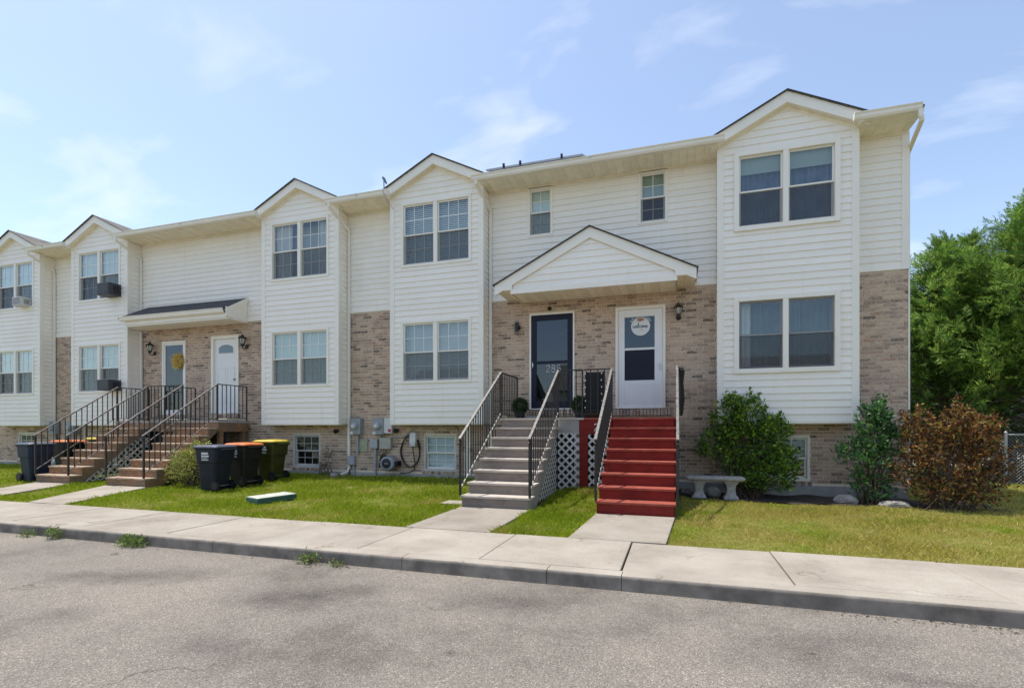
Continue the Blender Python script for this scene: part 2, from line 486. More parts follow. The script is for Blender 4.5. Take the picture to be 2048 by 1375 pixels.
def asphalt(n):
    m, N, L, b = base_mat(n)
    g = N.new('ShaderNodeNewGeometry')
    vo = N.new('ShaderNodeTexVoronoi'); vo.inputs['Scale'].default_value = 165
    L.new(g.outputs['Position'], vo.inputs['Vector'])
    sp = ramp(N, L, vo.outputs['Color'], [(.12, (.115,.101,.085)), (.45, (.205,.181,.153)), (.75, (.255,.225,.19)), (.97, (.47,.415,.35))])
    fine = noise(N, L, 210, 3, .6)
    sp = mixc(N, L, 1.0, sp, ramp(N, L, fine, [(.33, (.55,.55,.55)), (.62, (1.25,1.25,1.25))]), 'MULTIPLY')
    big = noise(N, L, .55, 6, .65)
    sp = mixc(N, L, 1.0, sp, ramp(N, L, big, [(.36, (.66,.65,.64)), (.47, (.96,.96,.96)), (.62, (1.16,1.15,1.13))]), 'MULTIPLY')
    # old oil stains with shapes of their own
    def stain(cx, cy, sx, sy, rotz, amt):
        mpn = N.new('ShaderNodeMapping'); mpn.vector_type = 'TEXTURE'
        mpn.inputs['Location'].default_value = (cx, cy, 0); mpn.inputs['Rotation'].default_value = (0, 0, rotz); mpn.inputs['Scale'].default_value = (sx, sy, 1)
        L.new(g.outputs['Position'], mpn.inputs['Vector'])
        ln = N.new('ShaderNodeVectorMath'); ln.operation = 'LENGTH'; L.new(mpn.outputs[0], ln.inputs[0])
        wob = noise(N, L, 3.0, 5, .65)
        ad = N.new('ShaderNodeMath'); ad.operation = 'MULTIPLY_ADD'; ad.inputs[1].default_value = 1.6; L.new(wob, ad.inputs[0]); L.new(ln.outputs['Value'], ad.inputs[2])
        hf = N.new('ShaderNodeMath'); hf.operation = 'MULTIPLY'; hf.inputs[1].default_value = .5; L.new(ad.outputs[0], hf.inputs[0])
        return ramp(N, L, hf.outputs[0], [(.42, (amt, amt, amt*1.02)), (.92, (1, 1, 1))])
    for (u, v, sx, sy, rz, amt) in ((620, 1190, .75, .36, .5, .42), (270, 1150, .95, .32, .35, .50), (1010, 1200, .8, .35, .1, .66), (1250, 1260, .5, .3, .6, .74), (420, 1290, .5, .25, .2, .76), (1700, 1280, .5, .22, .3, .74), (130, 1230, .35, .2, .0, .78),
                                    (1625, 1307, .05, .03, .2, .35), (1500, 1310, .5, .3, .4, .85), (900, 1305, .06, .05, 0, .5), (1830, 1360, .3, .12, 0, .7)):
        a = u-1024; yc = SY*a + CY*1022; Y = EYE*yc/(v-857); X = (CY*a - SY*1022)/yc*Y
        sp = mixc(N, L, 1.0, sp, stain(X, Y, sx, sy, rz, amt), 'MULTIPLY')
    # fine cracks
    v2 = N.new('ShaderNodeTexVoronoi'); v2.feature = 'DISTANCE_TO_EDGE'; v2.inputs['Scale'].default_value = .42
    wv = N.new('ShaderNodeVectorMath'); wv.operation = 'ADD'
    nn = N.new('ShaderNodeTexNoise'); nn.inputs['Scale'].default_value = 2.5; nn.inputs['Detail'].default_value = 6
    L.new(g.outputs['Position'], nn.inputs['Vector']); L.new(nn.outputs['Color'], wv.inputs[0]); L.new(g.outputs['Position'], wv.inputs[1])
    L.new(wv.outputs[0], v2.inputs['Vector'])
    ck = ramp(N, L, v2.outputs['Distance'], [(.002, (.5,.49,.48)), (.006, (1,1,1))])
    gate = ramp(N, L, noise(N, L, .8, 3), [(.56, (1,1,1)), (.63, (0,0,0))])
    ck = mixc(N, L, gate, ck, (1,1,1))
    sp = mixc(N, L, 1.0, sp, ck, 'MULTIPLY')
    L.new(sp, b.inputs['Base Color']); b.inputs['Roughness'].default_value = .93; b.inputs['Specular IOR Level'].default_value = .3
    bumpn(N, L, b, vo.outputs['Distance'], .6, .006); return m
MDEF['asphalt'] = asphalt

def glass(n, tint=(.88,.93,.93), ior=1.5):
    m = bpy.data.materials.new(n); m.use_nodes = True
    N, L = m.node_tree.nodes, m.node_tree.links; N.clear()
    o = N.new('ShaderNodeOutputMaterial'); mx = N.new('ShaderNodeMixShader')
    tr = N.new('ShaderNodeBsdfTransparent'); tr.inputs[0].default_value = c4(tint)
    gl = N.new('ShaderNodeBsdfGlossy'); gl.inputs['Roughness'].default_value = .008; gl.inputs[0].default_value = (.9,.95,1,1)
    lw = N.new('ShaderNodeLayerWeight'); lw.inputs['Blend'].default_value = .5
    fr = N.new('ShaderNodeMath'); fr.operation = 'POWER'; fr.inputs[1].default_value = 4.0; L.new(lw.outputs['Facing'], fr.inputs[0])
    ml = N.new('ShaderNodeMath'); ml.operation = 'MULTIPLY_ADD'; ml.inputs[1].default_value = .9; ml.inputs[2].default_value = (ior-1)*.13; ml.use_clamp = True
    L.new(fr.outputs[0], ml.inputs[0]); L.new(ml.outputs[0], mx.inputs[0])
    L.new(tr.outputs[0], mx.inputs[1]); L.new(gl.outputs[0], mx.inputs[2]); L.new(mx.outputs[0], o.inputs[0])
    return m
MDEF['glass'] = glass
MDEF['door_glass'] = lambda n: glass(n, (.40,.47,.52), 1.5)
def screen(n):
    m = bpy.data.materials.new(n); m.use_nodes = True
    N, L = m.node_tree.nodes, m.node_tree.links; N.clear()
    o = N.new('ShaderNodeOutputMaterial'); mx = N.new('ShaderNodeMixShader'); mx.inputs[0].default_value = .42
    tr = N.new('ShaderNodeBsdfTransparent'); df = N.new('ShaderNodeBsdfDiffuse'); df.inputs[0].default_value = (.10,.105,.115,1)
    L.new(tr.outputs[0], mx.inputs[1]); L.new(df.outputs[0], mx.inputs[2]); L.new(mx.outputs[0], o.inputs[0]); return m
MDEF['screen'] = screen

def leaf_mat(stops, trans=.3, rough=.5, patch=None):
    def f(n):
        m, N, L, b = base_mat(n)
        g = N.new('ShaderNodeNewGeometry')
        c = ramp(N, L, g.outputs['Random Per Island'], stops)
        if patch:
            c = mixc(N, L, ramp(N, L, noise(N, L, patch[0], 4), [(.42, (0,0,0)), (.62, (1,1,1))]), c, mixc(N, L, .5, c, patch[1]))
        L.new(c, b.inputs['Base Color']); b.inputs['Roughness'].default_value = rough; b.inputs['Specular IOR Level'].default_value = .35
        out = N['Material Output']; tl = N.new('ShaderNodeBsdfTranslucent'); mx = N.new('ShaderNodeMixShader'); mx.inputs[0].default_value = trans
        L.new(c, tl.inputs[0]); L.new(b.outputs[0], mx.inputs[1]); L.new(tl.outputs[0], mx.inputs[2]); L.new(mx.outputs[0], out.inputs[0])
        return m
    return f
MDEF['leaf_cypress'] = leaf_mat([(0, (0.081,0.176,0.038)), (.5, (0.176,0.317,0.052)), (.85, (0.306,0.446,0.081)), (1, (0.516,0.587,0.141))], 0.4, .6, (1.3, (.035,.08,.022)))
MDEF['leaf_holly'] = leaf_mat([(0, (0.046,0.108,0.022)), (.55, (0.090,0.190,0.029)), (.85, (0.234,0.360,0.036)), (1, (0.396,0.540,0.054))], 0.35, .38)
MDEF['leaf_young'] = leaf_mat([(0, (0.039,0.111,0.039)), (.6, (0.078,0.182,0.058)), (1, (0.169,0.325,0.065))], .3, .42)
MDEF['leaf_bronze'] = leaf_mat([(0, (.05,.028,.016)), (.35, (.12,.055,.024)), (.6, (.25,.105,.035)), (.8, (.40,.17,.045)), (.88, (.20,.19,.04)), (1, (.30,.30,.06))], .35, .5)
MDEF['leaf_privet'] = leaf_mat([(0, (0.135,0.169,0.040)), (.5, (0.292,0.336,0.067)), (.8, (0.493,0.516,0.113)), (1, (0.448,0.292,0.158))], .3, .5)
MDEF['leaf_box'] = leaf_mat([(0, (0.020,0.045,0.012)), (.6, (0.040,0.075,0.018)), (1, (0.075,0.110,0.030))], .2, .5)
MDEF['leaf_weed'] = leaf_mat([(0, (.10,.16,.03)), (.6, (.16,.25,.05)), (1, (.28,.34,.09))], .35, .5)
MDEF['leaf_dry'] = leaf_mat([(0, (.06,.05,.035)), (.6, (.13,.11,.075)), (1, (.24,.20,.14))], .2, .8)

def grass_mat(n):
    m, N, L, b = base_mat(n)
    at = N.new('ShaderNodeAttribute'); at.attribute_name = 'tone'
    g = N.new('ShaderNodeNewGeometry')
    sx = N.new('ShaderNodeSeparateXYZ'); L.new(g.outputs['Position'], sx.inputs[0])
    green = ramp(N, L, at.outputs['Fac'], [(0, (.16,.22,.014)), (.5, (.28,.36,.020)), (.85, (.40,.46,.04)), (1, (.55,.53,.22))])
    dry = ramp(N, L, at.outputs['Fac'], [(0, (.28,.26,.035)), (.45, (.47,.40,.085)), (.8, (.60,.50,.19)), (1, (.70,.59,.32))])
    pn = noise(N, L, 1.1, 5, .6)
    right = N.new('ShaderNodeMapRange'); right.inputs['From Min'].default_value = -.3; right.inputs['From Max'].default_value = .8
    L.new(sx.outputs['X'], right.inputs['Value'])
    ad = N.new('ShaderNodeMath'); ad.operation = 'MULTIPLY_ADD'; ad.inputs[1].default_value = .22; L.new(right.outputs[0], ad.inputs[0]); L.new(pn, ad.inputs[2])
    k = ramp(N, L, ad.outputs[0], [(.535, (0,0,0)), (.70, (1,1,1))])
    c = mixc(N, L, k, green, dry)
    L.new(c, b.inputs['Base Color']); b.inputs['Roughness'].default_value = .7; b.inputs['Specular IOR Level'].default_value = .12
    out = N['Material Output']; tl = N.new('ShaderNodeBsdfTranslucent'); mx = N.new('ShaderNodeMixShader'); mx.inputs[0].default_value = .4
    L.new(c, tl.inputs[0]); L.new(b.outputs[0], mx.inputs[1]); L.new(tl.outputs[0], mx.inputs[2]); L.new(mx.outputs[0], out.inputs[0])
    return m
MDEF['grass'] = grass_mat
D('turf', (.11,.13,.02), (.19,.18,.05), .95, 8, bump=.6, bscale=60, spec=.1)

def shingle(n):
    m, N, L, b = base_mat(n)
    g = N.new('ShaderNodeNewGeometry')
    br = N.new('ShaderNodeTexBrick'); br.inputs['Scale'].default_value = 1
    br.inputs['Color1'].default_value = (.12,.108,.095,1); br.inputs['Color2'].default_value = (.20,.18,.158,1); br.inputs['Mortar'].default_value = (.05,.047,.043,1)
    br.inputs['Brick Width'].default_value = .3; br.inputs['Row Height'].default_value = .14; br.inputs['Mortar Size'].default_value = .012
    mpn = N.new('ShaderNodeMapping'); mpn.inputs['Rotation'].default_value = (0, 0, R(90))
    L.new(g.outputs['Position'], mpn.inputs['Vector']); L.new(mpn.outputs[0], br.inputs['Vector'])
    L.new(mixc(N, L, 1.0, br.outputs['Color'], ramp(N, L, noise(N, L, 70, 4), [(.3, (.7,.7,.7)), (.7, (1.15,1.15,1.15))]), 'MULTIPLY'), b.inputs['Base Color'])
    b.inputs['Roughness'].default_value = .95; return m
MDEF['shingle'] = shingle

# ------------------------------------------------------------------ ground, road, kerb, pavement
YK, YS, YW = 4.25, 5.58, 10.5          # kerb face, back of pavement, main wall face
ZS = .125                              # pavement level
def sm(a, b, x):
    t = min(1, max(0, (x-a)/(b-a))); return t*t*(3-2*t)
def gz(x, y):
    t = sm(7.9, YW-.2, y)
    wall = .22 - .11*sm(-.6, .6, x)
    z = .105 + (wall-.105)*t
    z += .09*math.exp(-((x+1.58)/.7)**2 - ((y-9.0)/.9)**2)
    z += .012*math.sin(x*1.7+y*.9)*t
    return z
m = MB().add([(-400,-300,-.035),(400,-300,-.035),(400,600,-.035),(-400,600,-.035)], [(0,1,2,3)])
tag(m.build('ground', 'ground'), kind='structure')
m = MB().add([(-90,-9,0),(90,-9,0),(90,YK+.05,0),(-90,YK+.05,0)], [(0,1,2,3)])
tag(m.build('road', 'asphalt'), kind='structure')
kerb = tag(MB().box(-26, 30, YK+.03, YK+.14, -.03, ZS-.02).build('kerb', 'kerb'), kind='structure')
kj = [-26, -22.8, -19.6, -16.4, -13.2, -10.0, -7.55, -4.75, -2.45, -1.05, -.42, 2.7, 5.8, 8.9, 12.0, 18, 24, 30]
def kerb_prof():
    p = [(YK+.012, -.03)]
    for k in range(6):
        t = math.pi - k*math.pi/2/5
        p.append((YK+.05+.03*math.cos(t)+.0, ZS-.03+.03*math.sin(t)))
    p += [(YK+.165, ZS+.001), (YK+.165, -.03)]
    return p
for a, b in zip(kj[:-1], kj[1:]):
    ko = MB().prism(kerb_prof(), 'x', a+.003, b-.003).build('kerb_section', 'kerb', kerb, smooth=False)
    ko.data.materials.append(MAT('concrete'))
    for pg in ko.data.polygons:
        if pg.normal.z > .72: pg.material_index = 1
pave = tag(MB().box(-26, 30, YK+.17, YS-.03, -.03, ZS-.03).build('pavement', 'soil'), kind='structure')
sj = [-26, -24.6, -23.2, -21.8, -20.4, -19.0, -17.65, -16.3, -15.0, -13.65, -12.3, -11.0, -9.65, -8.3, -7.0, -5.62, -4.35, -3.05, -1.73, -.44, .89, 2.25, 3.6, 4.95, 6.3, 7.65, 9.0, 10.4, 11.8, 13.2, 16, 20, 25, 30]
for i, (a, b) in enumerate(zip(sj[:-1], sj[1:])):
    gl = .010 if i in (13, 15, 19) else .004
    dz = {18: .004, 19: -.006, 12: .003, 15: -.004}.get(i, random.uniform(-.002, .002))
    MB().box(a+gl, b-.004, YK+.172, YS, -.02, ZS+dz).build('pavement_slab', 'concrete', pave, bevel=.008)
# paths from the pavement to each stair
def path(name, corners, cuts):
    pr = tag(MB().prism([(x, y) for x, y in corners], 'z', -.03, ZS-.05).build(name, 'soil'), kind='structure')
    (ax, ay), (bx, by), (cx, cy), (dx, dy) = corners   # front-left, front-right, back-right, back-left
    for t0, t1 in zip(cuts[:-1], cuts[1:]):
        e = .004
        q = [(ax+(dx-ax)*(t0+e), ay+(dy-ay)*(t0+e)), (bx+(cx-bx)*(t0+e), by+(cy-by)*(t0+e)),
             (bx+(cx-bx)*(t1-e), by+(cy-by)*(t1-e)), (ax+(dx-ax)*(t1-e), ay+(dy-ay)*(t1-e))]
        MB().prism(q, 'z', -.02, ZS+.004).build('path_slab', 'concrete', pr, bevel=.006)
    return pr
PATHS = [[(-3.16,YS+.01),(-2.05,YS+.01),(-2.05,7.33),(-3.16,7.33)],
         [(-1.13,YS+.01),(-.09,YS+.01),(.0,7.33),(-1.07,7.33)],
         [(-10.15,YS+.01),(-9.30,YS+.01),(-10.40,7.80),(-11.6,7.80)],
         [(-12.3,YS+.01),(-11.45,YS+.01),(-12.65,7.80),(-13.8,7.80)]]
for pth in PATHS: path('path', pth, [0, .98])
m = MB().box(-3.62, -3.2, 7.5, 7.85, -.02, .135).build('stepping_slab', 'concrete', bevel=.008)
tag(m, 'pale concrete slab lying in grass left of grey steps', 'slab')

def inside(px, py, q):
    c = np.ones_like(px, bool)
    for i in range(4):
        x0, y0 = q[i]; x1, y1 = q[(i+1) % 4]
        c &= ((x1-x0)*(py-y0) - (y1-y0)*(px-x0)) > -.012*math.hypot(x1-x0, y1-y0)
    return c
gzv = np.vectorize(gz)
def grid_sheet(name, x0, x1, y0, y1, nx, ny, mat, fz):
    X, Y = np.meshgrid(np.linspace(x0, x1, nx), np.linspace(y0, y1, ny))
    V = np.stack([X.ravel(), Y.ravel(), fz(X.ravel(), Y.ravel())], 1)
    i = np.arange((nx-1)*(ny-1)); r_, c_ = i//(nx-1), i % (nx-1); a = r_*nx+c_
    return np_mesh(name, V, np.stack([a, a+1, a+nx+1, a+nx], 1), mat)
o = grid_sheet('lawn', -26, 30, YS-.01, 14.3, 281, 45, 'turf', lambda x, y: gzv(x, y) - .012)
tag(o, kind='structure')
# gaps for paths: the slabs stand 2 cm over the turf sheet

def grass_patch(n, x0, x1, y0, y1, hmin, hmax, wid, excl=()):
    px = RNG.uniform(x0, x1, n); py = RNG.uniform(y0, y1, n)
    d = np.hypot(px, py); keep = RNG.uniform(0, 1, n) < np.clip((8.5/d)**1.4, .12, 1)
    for q in PATHS: keep &= ~inside(px, py, q)
    for (a, b, c, e) in excl: keep &= ~((px > a) & (px < b) & (py > c) & (py < e))
    bare = np.sin(px*1.9+4)*np.sin(py*3.1+2+px)+.5*np.sin(px*6.7)*np.sin(py*7.9+1); keep &= ~((bare > 1.0) & (RNG.uniform(0, 1, n) < .75))
    keep &= ~((py < YS+.02) & (np.sin(px*23)+np.sin(px*51+2)+np.sin(px*9) < .6))
    px, py = px[keep], py[keep]; n = len(px)
    d = np.hypot(px, py)
    pz = gzv(px, py) - .015
    cl = np.sin(px*2.1+1+1.3*np.sin(py*1.9))*np.sin(py*2.7+1.1*np.sin(px*1.3)); c2 = np.sin(px*7.3+2*np.sin(py*5))*np.sin(py*8.1+2*np.sin(px*6.1))
    h = RNG.uniform(hmin, hmax, n)*np.clip(.85+.4*cl+.45*np.clip(c2, -.3, 1), .35, 1.9) ; w = wid*np.clip(d/8.5, 1, 2.6)*RNG.uniform(.7, 1.3, n)
    th = RNG.uniform(0, 2*np.pi, n); ln = RNG.normal(0, .45, (n, 2))*h[:, None]
    dx, dy = np.cos(th)*w/2, np.sin(th)*w/2
    V = np.empty((n, 4, 3))
    V[:, 0] = np.stack([px-dx, py-dy, pz], 1); V[:, 1] = np.stack([px+dx, py+dy, pz], 1)
    V[:, 2] = np.stack([px+ln[:,0]*.45+dx*.7, py+ln[:,1]*.45+dy*.7, pz+h*.62], 1)
    V[:, 3] = np.stack([px+ln[:,0], py+ln[:,1], pz+h], 1)
    b = np.arange(n)*4
    F = np.concatenate([np.stack([b, b+1, b+2], 1), np.stack([b, b+2, b+3], 1)])
    return V.reshape(-1, 3), F, np.repeat(np.clip(RNG.beta(2, 2.4, n)+.13*c2*RNG.uniform(.3, 1, n)-.06*cl, 0, 1), 4)
def grass(label, parts):
    Vs, Fs, As = [], [], []; k = 0
    for p in parts:
        V, F, A = p; Vs.append(V); Fs.append(F+k); As.append(A); k += len(V)
    o = np_mesh('grass', np.concatenate(Vs), np.concatenate(Fs), 'grass', attr=np.concatenate(As))
    tag(o, label, 'grass', kind='stuff')
ST_EX = [(-3.2, -2.0, 7.3, 10.5), (-1.12, .1, 7.3, 10.5), (-11.6, -10.38, 7.7, 10.5), (-13.85, -12.65, 7.7, 10.5), (-3.2,.1,9.25,10.5), (-13.85,-10.38,9.5,10.5), (-3.62,-3.2,7.5,7.85)]
grass('bright green mown grass in front of the house row', [
    grass_patch(250000, -21, -3.1, YS-.03, 10.45, .035, .075, .0065, ST_EX),
    grass_patch(26000, -2.1, -1.05, YS-.03, 9.4, .035, .085, .0065, ST_EX)])
grass('dry yellowish grass in front of the end house', [
    grass_patch(150000, -.1, 8.5, YS-.03, 9.35, .018, .055, .006, ST_EX),
    grass_patch(45000, 3.9, 11, 9.3, 14.1, .03, .06, .008, ST_EX)])
o = grid_sheet('planting_bed', .02, 4.75, 9.38, 10.52, 48, 12, 'mulch', lambda x, y: gzv(x, y)+.004+.02*np.sin(x*9)*np.sin(y*11))
tag(o, kind='structure')

# ------------------------------------------------------------------ houses
BD = .37                                # depth of the bays
YB = YW - BD
Z_FND, Z_BAY, Z_BRK, Z_SOF = .35, 1.43, 4.09, 6.47
Y_EAVE, Z_GUT = 9.90, 6.57
PITCH = .42
GAB_T, GAB_S, GAB_Y = 7.24, .50, 9.985   # gable apex (top of rake), slope, rake plane
HOUSES = [dict(x0=-1.555, x1=3.84, b0=.756, b1=2.984), dict(x0=-6.78, x1=-1.555, b0=-6.09, b1=-3.876),
          dict(x0=-11.98, x1=-6.78, b0=-9.684, b1=-7.479), dict(x0=-17.19, x1=-11.98, b0=-16.47, b1=-14.27), dict(x0=-22.4, x1=-17.19, b0=-20.05, b1=-17.83)]
HL = ['rightmost house of the row, white door and shrubs in front', 'second house from the right, white bay with horizontal blinds and the grey steps',
      'third house from the right, bay beside the three wheeled bins', 'fourth house from the right with two dark window air conditioners',
      'leftmost house, cut by the photo edge, with a pale window air conditioner']
for h, l in zip(HOUSES, HL):
    h['o'] = thing('row_house', l, 'house', ((h['x0']+h['x1'])/2, YW, .1), 'houses of the row')
    h['holes'] = []; h['bayholes'] = []

def clip_poly(poly, inside_f, inter):
    out = []
    for i in range(len(poly)):
        a, b = poly[i-1], poly[i]
        ia, ib = inside_f(a), inside_f(b)
        if ib:
            if not ia: out.append(inter(a, b))
            out.append(b)
        elif ia: out.append(inter(a, b))
    return out
def clip_line(poly, nx, nz, d):          # keep nx*x+nz*z<=d
    f = lambda p: nx*p[0]+nz*p[1] <= d+1e-9
    def it(a, b):
        fa, fb = nx*a[0]+nz*a[1]-d, nx*b[0]+nz*b[1]-d
        t = fa/(fa-fb); return (a[0]+(b[0]-a[0])*t, a[1]+(b[1]-a[1])*t)
    return clip_poly(poly, f, it)
def cut_spans(a, b, z0, z1, holes, frac=.34):
    """x spans of [a,b] left free by the holes that overlap the band z0..z1 (more than a third of it)"""
    sp = [(a, b)]
    for (h0, h1, k0, k1) in holes:
        if min(z1, k1) - max(z0, k0) > frac*(z1-z0):
            n = []
            for (s, e) in sp:
                if h1 <= s or h0 >= e: n.append((s, e)); continue
                if h0 > s: n.append((s, h0))
                if h1 < e: n.append((h1, e))
            sp = n
    return [(s, e) for s, e in sp if e-s > .012]

EXPO = .125; LIP = .017
_sb = MB().prism([(0, 0), (-LIP, .0), (-LIP, .012), (-.001, EXPO+.002), (0, EXPO+.002)], 'x', -.5, .5)
SB_ME = None
def siding_mesh():
    global SB_ME
    if SB_ME is None:
        SB_ME = bpy.data.meshes.new('siding_board'); SB_ME.from_pydata(_sb.v, [], _sb.f); SB_ME.materials.append(MAT('siding'))
    return SB_ME
def board(par, s, e, z, y, rotz=0, h=EXPO):
    o = inst('siding_board', siding_mesh(), par, ((s+e)/2, y, z), (e-s, 1, h/EXPO)) if not rotz else None
    return o
def board_side(par, x, y0, y1, z, sgn, h=EXPO):
    return inst('siding_board', siding_mesh(), par, (x, (y0+y1)/2, z), (y1-y0, 1, h/EXPO), (0, 0, R(90*sgn)))
def board_poly(par, poly, z, y):
    """gable board cut to a polygon"""
    def yy(q): return y - (LIP - (LIP-.001)*max(0, (q[1]-z-.012))/(EXPO-.01))
    n = len(poly); m_ = MB()
    vs = [(q[0], yy(q), q[1]) for q in poly] + [(q[0], y, q[1]) for q in poly]
    fs = [tuple(range(n)), tuple(range(2*n-1, n-1, -1))] + [(i, n+i, n+(i+1) % n, (i+1) % n) for i in range(n)]
    m_.add(vs, fs); return m_.build('siding_board', 'siding', par)
def board_band(par, a, b, z, h, y, holes):
    for s, e in cut_spans(a, b, z, z+h, holes, .001): board(par, s, e, z, y, h=h)
    for (h0, h1, k0, k1) in holes:
        s, e = max(a, h0), min(b, h1)
        if e-s < .01: continue
        if z+.004 < k0 < z+h: board_poly(par, [(s, z), (e, z), (e, k0), (s, k0)], z, y)
        if z < k1 < z+h-.004: board_poly(par, [(s, k1), (e, k1), (e, z+h), (s, z+h)], z, y)
def siding_rect(par, a, b, z0, z1, y, holes=()):
    z = z0
    while z < z1-.02:
        h = min(EXPO, z1-z)
        board_band(par, a, b, z, h, y, holes)
        z += EXPO

def sheet_with_holes(mb, x0, x1, z0, z1, y, depth, holes):
    xs = sorted({x0, x1} | {min(max(v, x0), x1) for h in holes for v in h[:2]})
    zs = sorted({z0, z1} | {min(max(v, z0), z1) for h in holes for v in h[2:]})
    for a, b in zip(xs[:-1], xs[1:]):
        for c, d in zip(zs[:-1], zs[1:]):
            mx, mz = (a+b)/2, (c+d)/2
            if any(h[0] < mx < h[1] and h[2] < mz < h[3] for h in holes): continue
            mb.add([(a,y,c),(b,y,c),(b,y,d),(a,y,d)], [(0,1,2,3)])
    for (a, b, c, d) in holes:
        if b <= x0 or a >= x1 or d <= z0 or c >= z1: continue
        mb.add([(a,y,c),(b,y,c),(b,y,d),(a,y,d),(a,y+depth,c),(b,y+depth,c),(b,y+depth,d),(a,y+depth,d)],
               [(0,1,5,4),(1,2,6,5),(2,3,7,6),(3,0,4,7)])
    return mb

BL, BH, JT = .190, .0535, .0142
def brick_me():
    m_ = MB().box(-.5, .5, 0, .06, 0, BH)
    me = bpy.data.meshes.new('brick'); me.from_pydata(m_.v, [], m_.f); me.materials.append(MAT('brick')); return me
BRICK_ME = None
def lay_bricks(par, rects, holes, y=YW, maxsep=300):
    global BRICK_ME
    if BRICK_ME is None: BRICK_ME = brick_me()
    L_ = []
    for (a, b, z0, z1) in rects:
        z = math.floor((z0-Z_FND)/(BH+JT)+.5)*(BH+JT)+Z_FND
        row = round((z-Z_FND)/(BH+JT))
        while z < z1-.02:
            zt = min(z+BH, z1)
            off = (row % 2)*(BL+JT)/2 + (row*7 % 5)*.004
            for s, e in cut_spans(a, b, z, zt, holes):
                k = math.floor((s-off)/(BL+JT))
                x = k*(BL+JT)+off
                while x < e:
                    s1, e1 = max(x, s), min(x+BL, e)
                    if e1-s1 > .02: L_.append((s1, e1, z, zt))
                    x += BL+JT
            z += BH+JT; row += 1
    L_.sort(key=lambda q: (abs((q[0]+q[1])/2)**1 + abs(q[2]-2.2)*1.2) if q[1]-q[0] > .1 else 99)
    for (s, e, z0, z1) in L_[:maxsep]:
        inst('brick', BRICK_ME, par, ((s+e)/2, y+random.uniform(-.003, .002), z0), (e-s, 1, (z1-z0)/BH))
    mb = MB()
    for (s, e, z0, z1) in L_[maxsep:]:
        d = random.uniform(-.003, .002)
        mb.add([(s,y+d,z0),(e,y+d,z0),(e,y+d,z1),(s,y+d,z1),(s,y+.03,z0),(e,y+.03,z0),(e,y+.03,z1),(s,y+.03,z1)],
               [(0,1,2,3),(0,4,5,1),(1,5,6,2),(2,6,7,3),(3,7,4,0)])
    if mb.v: mb.build('brickwork', 'brick_mass', par, kind='stuff')

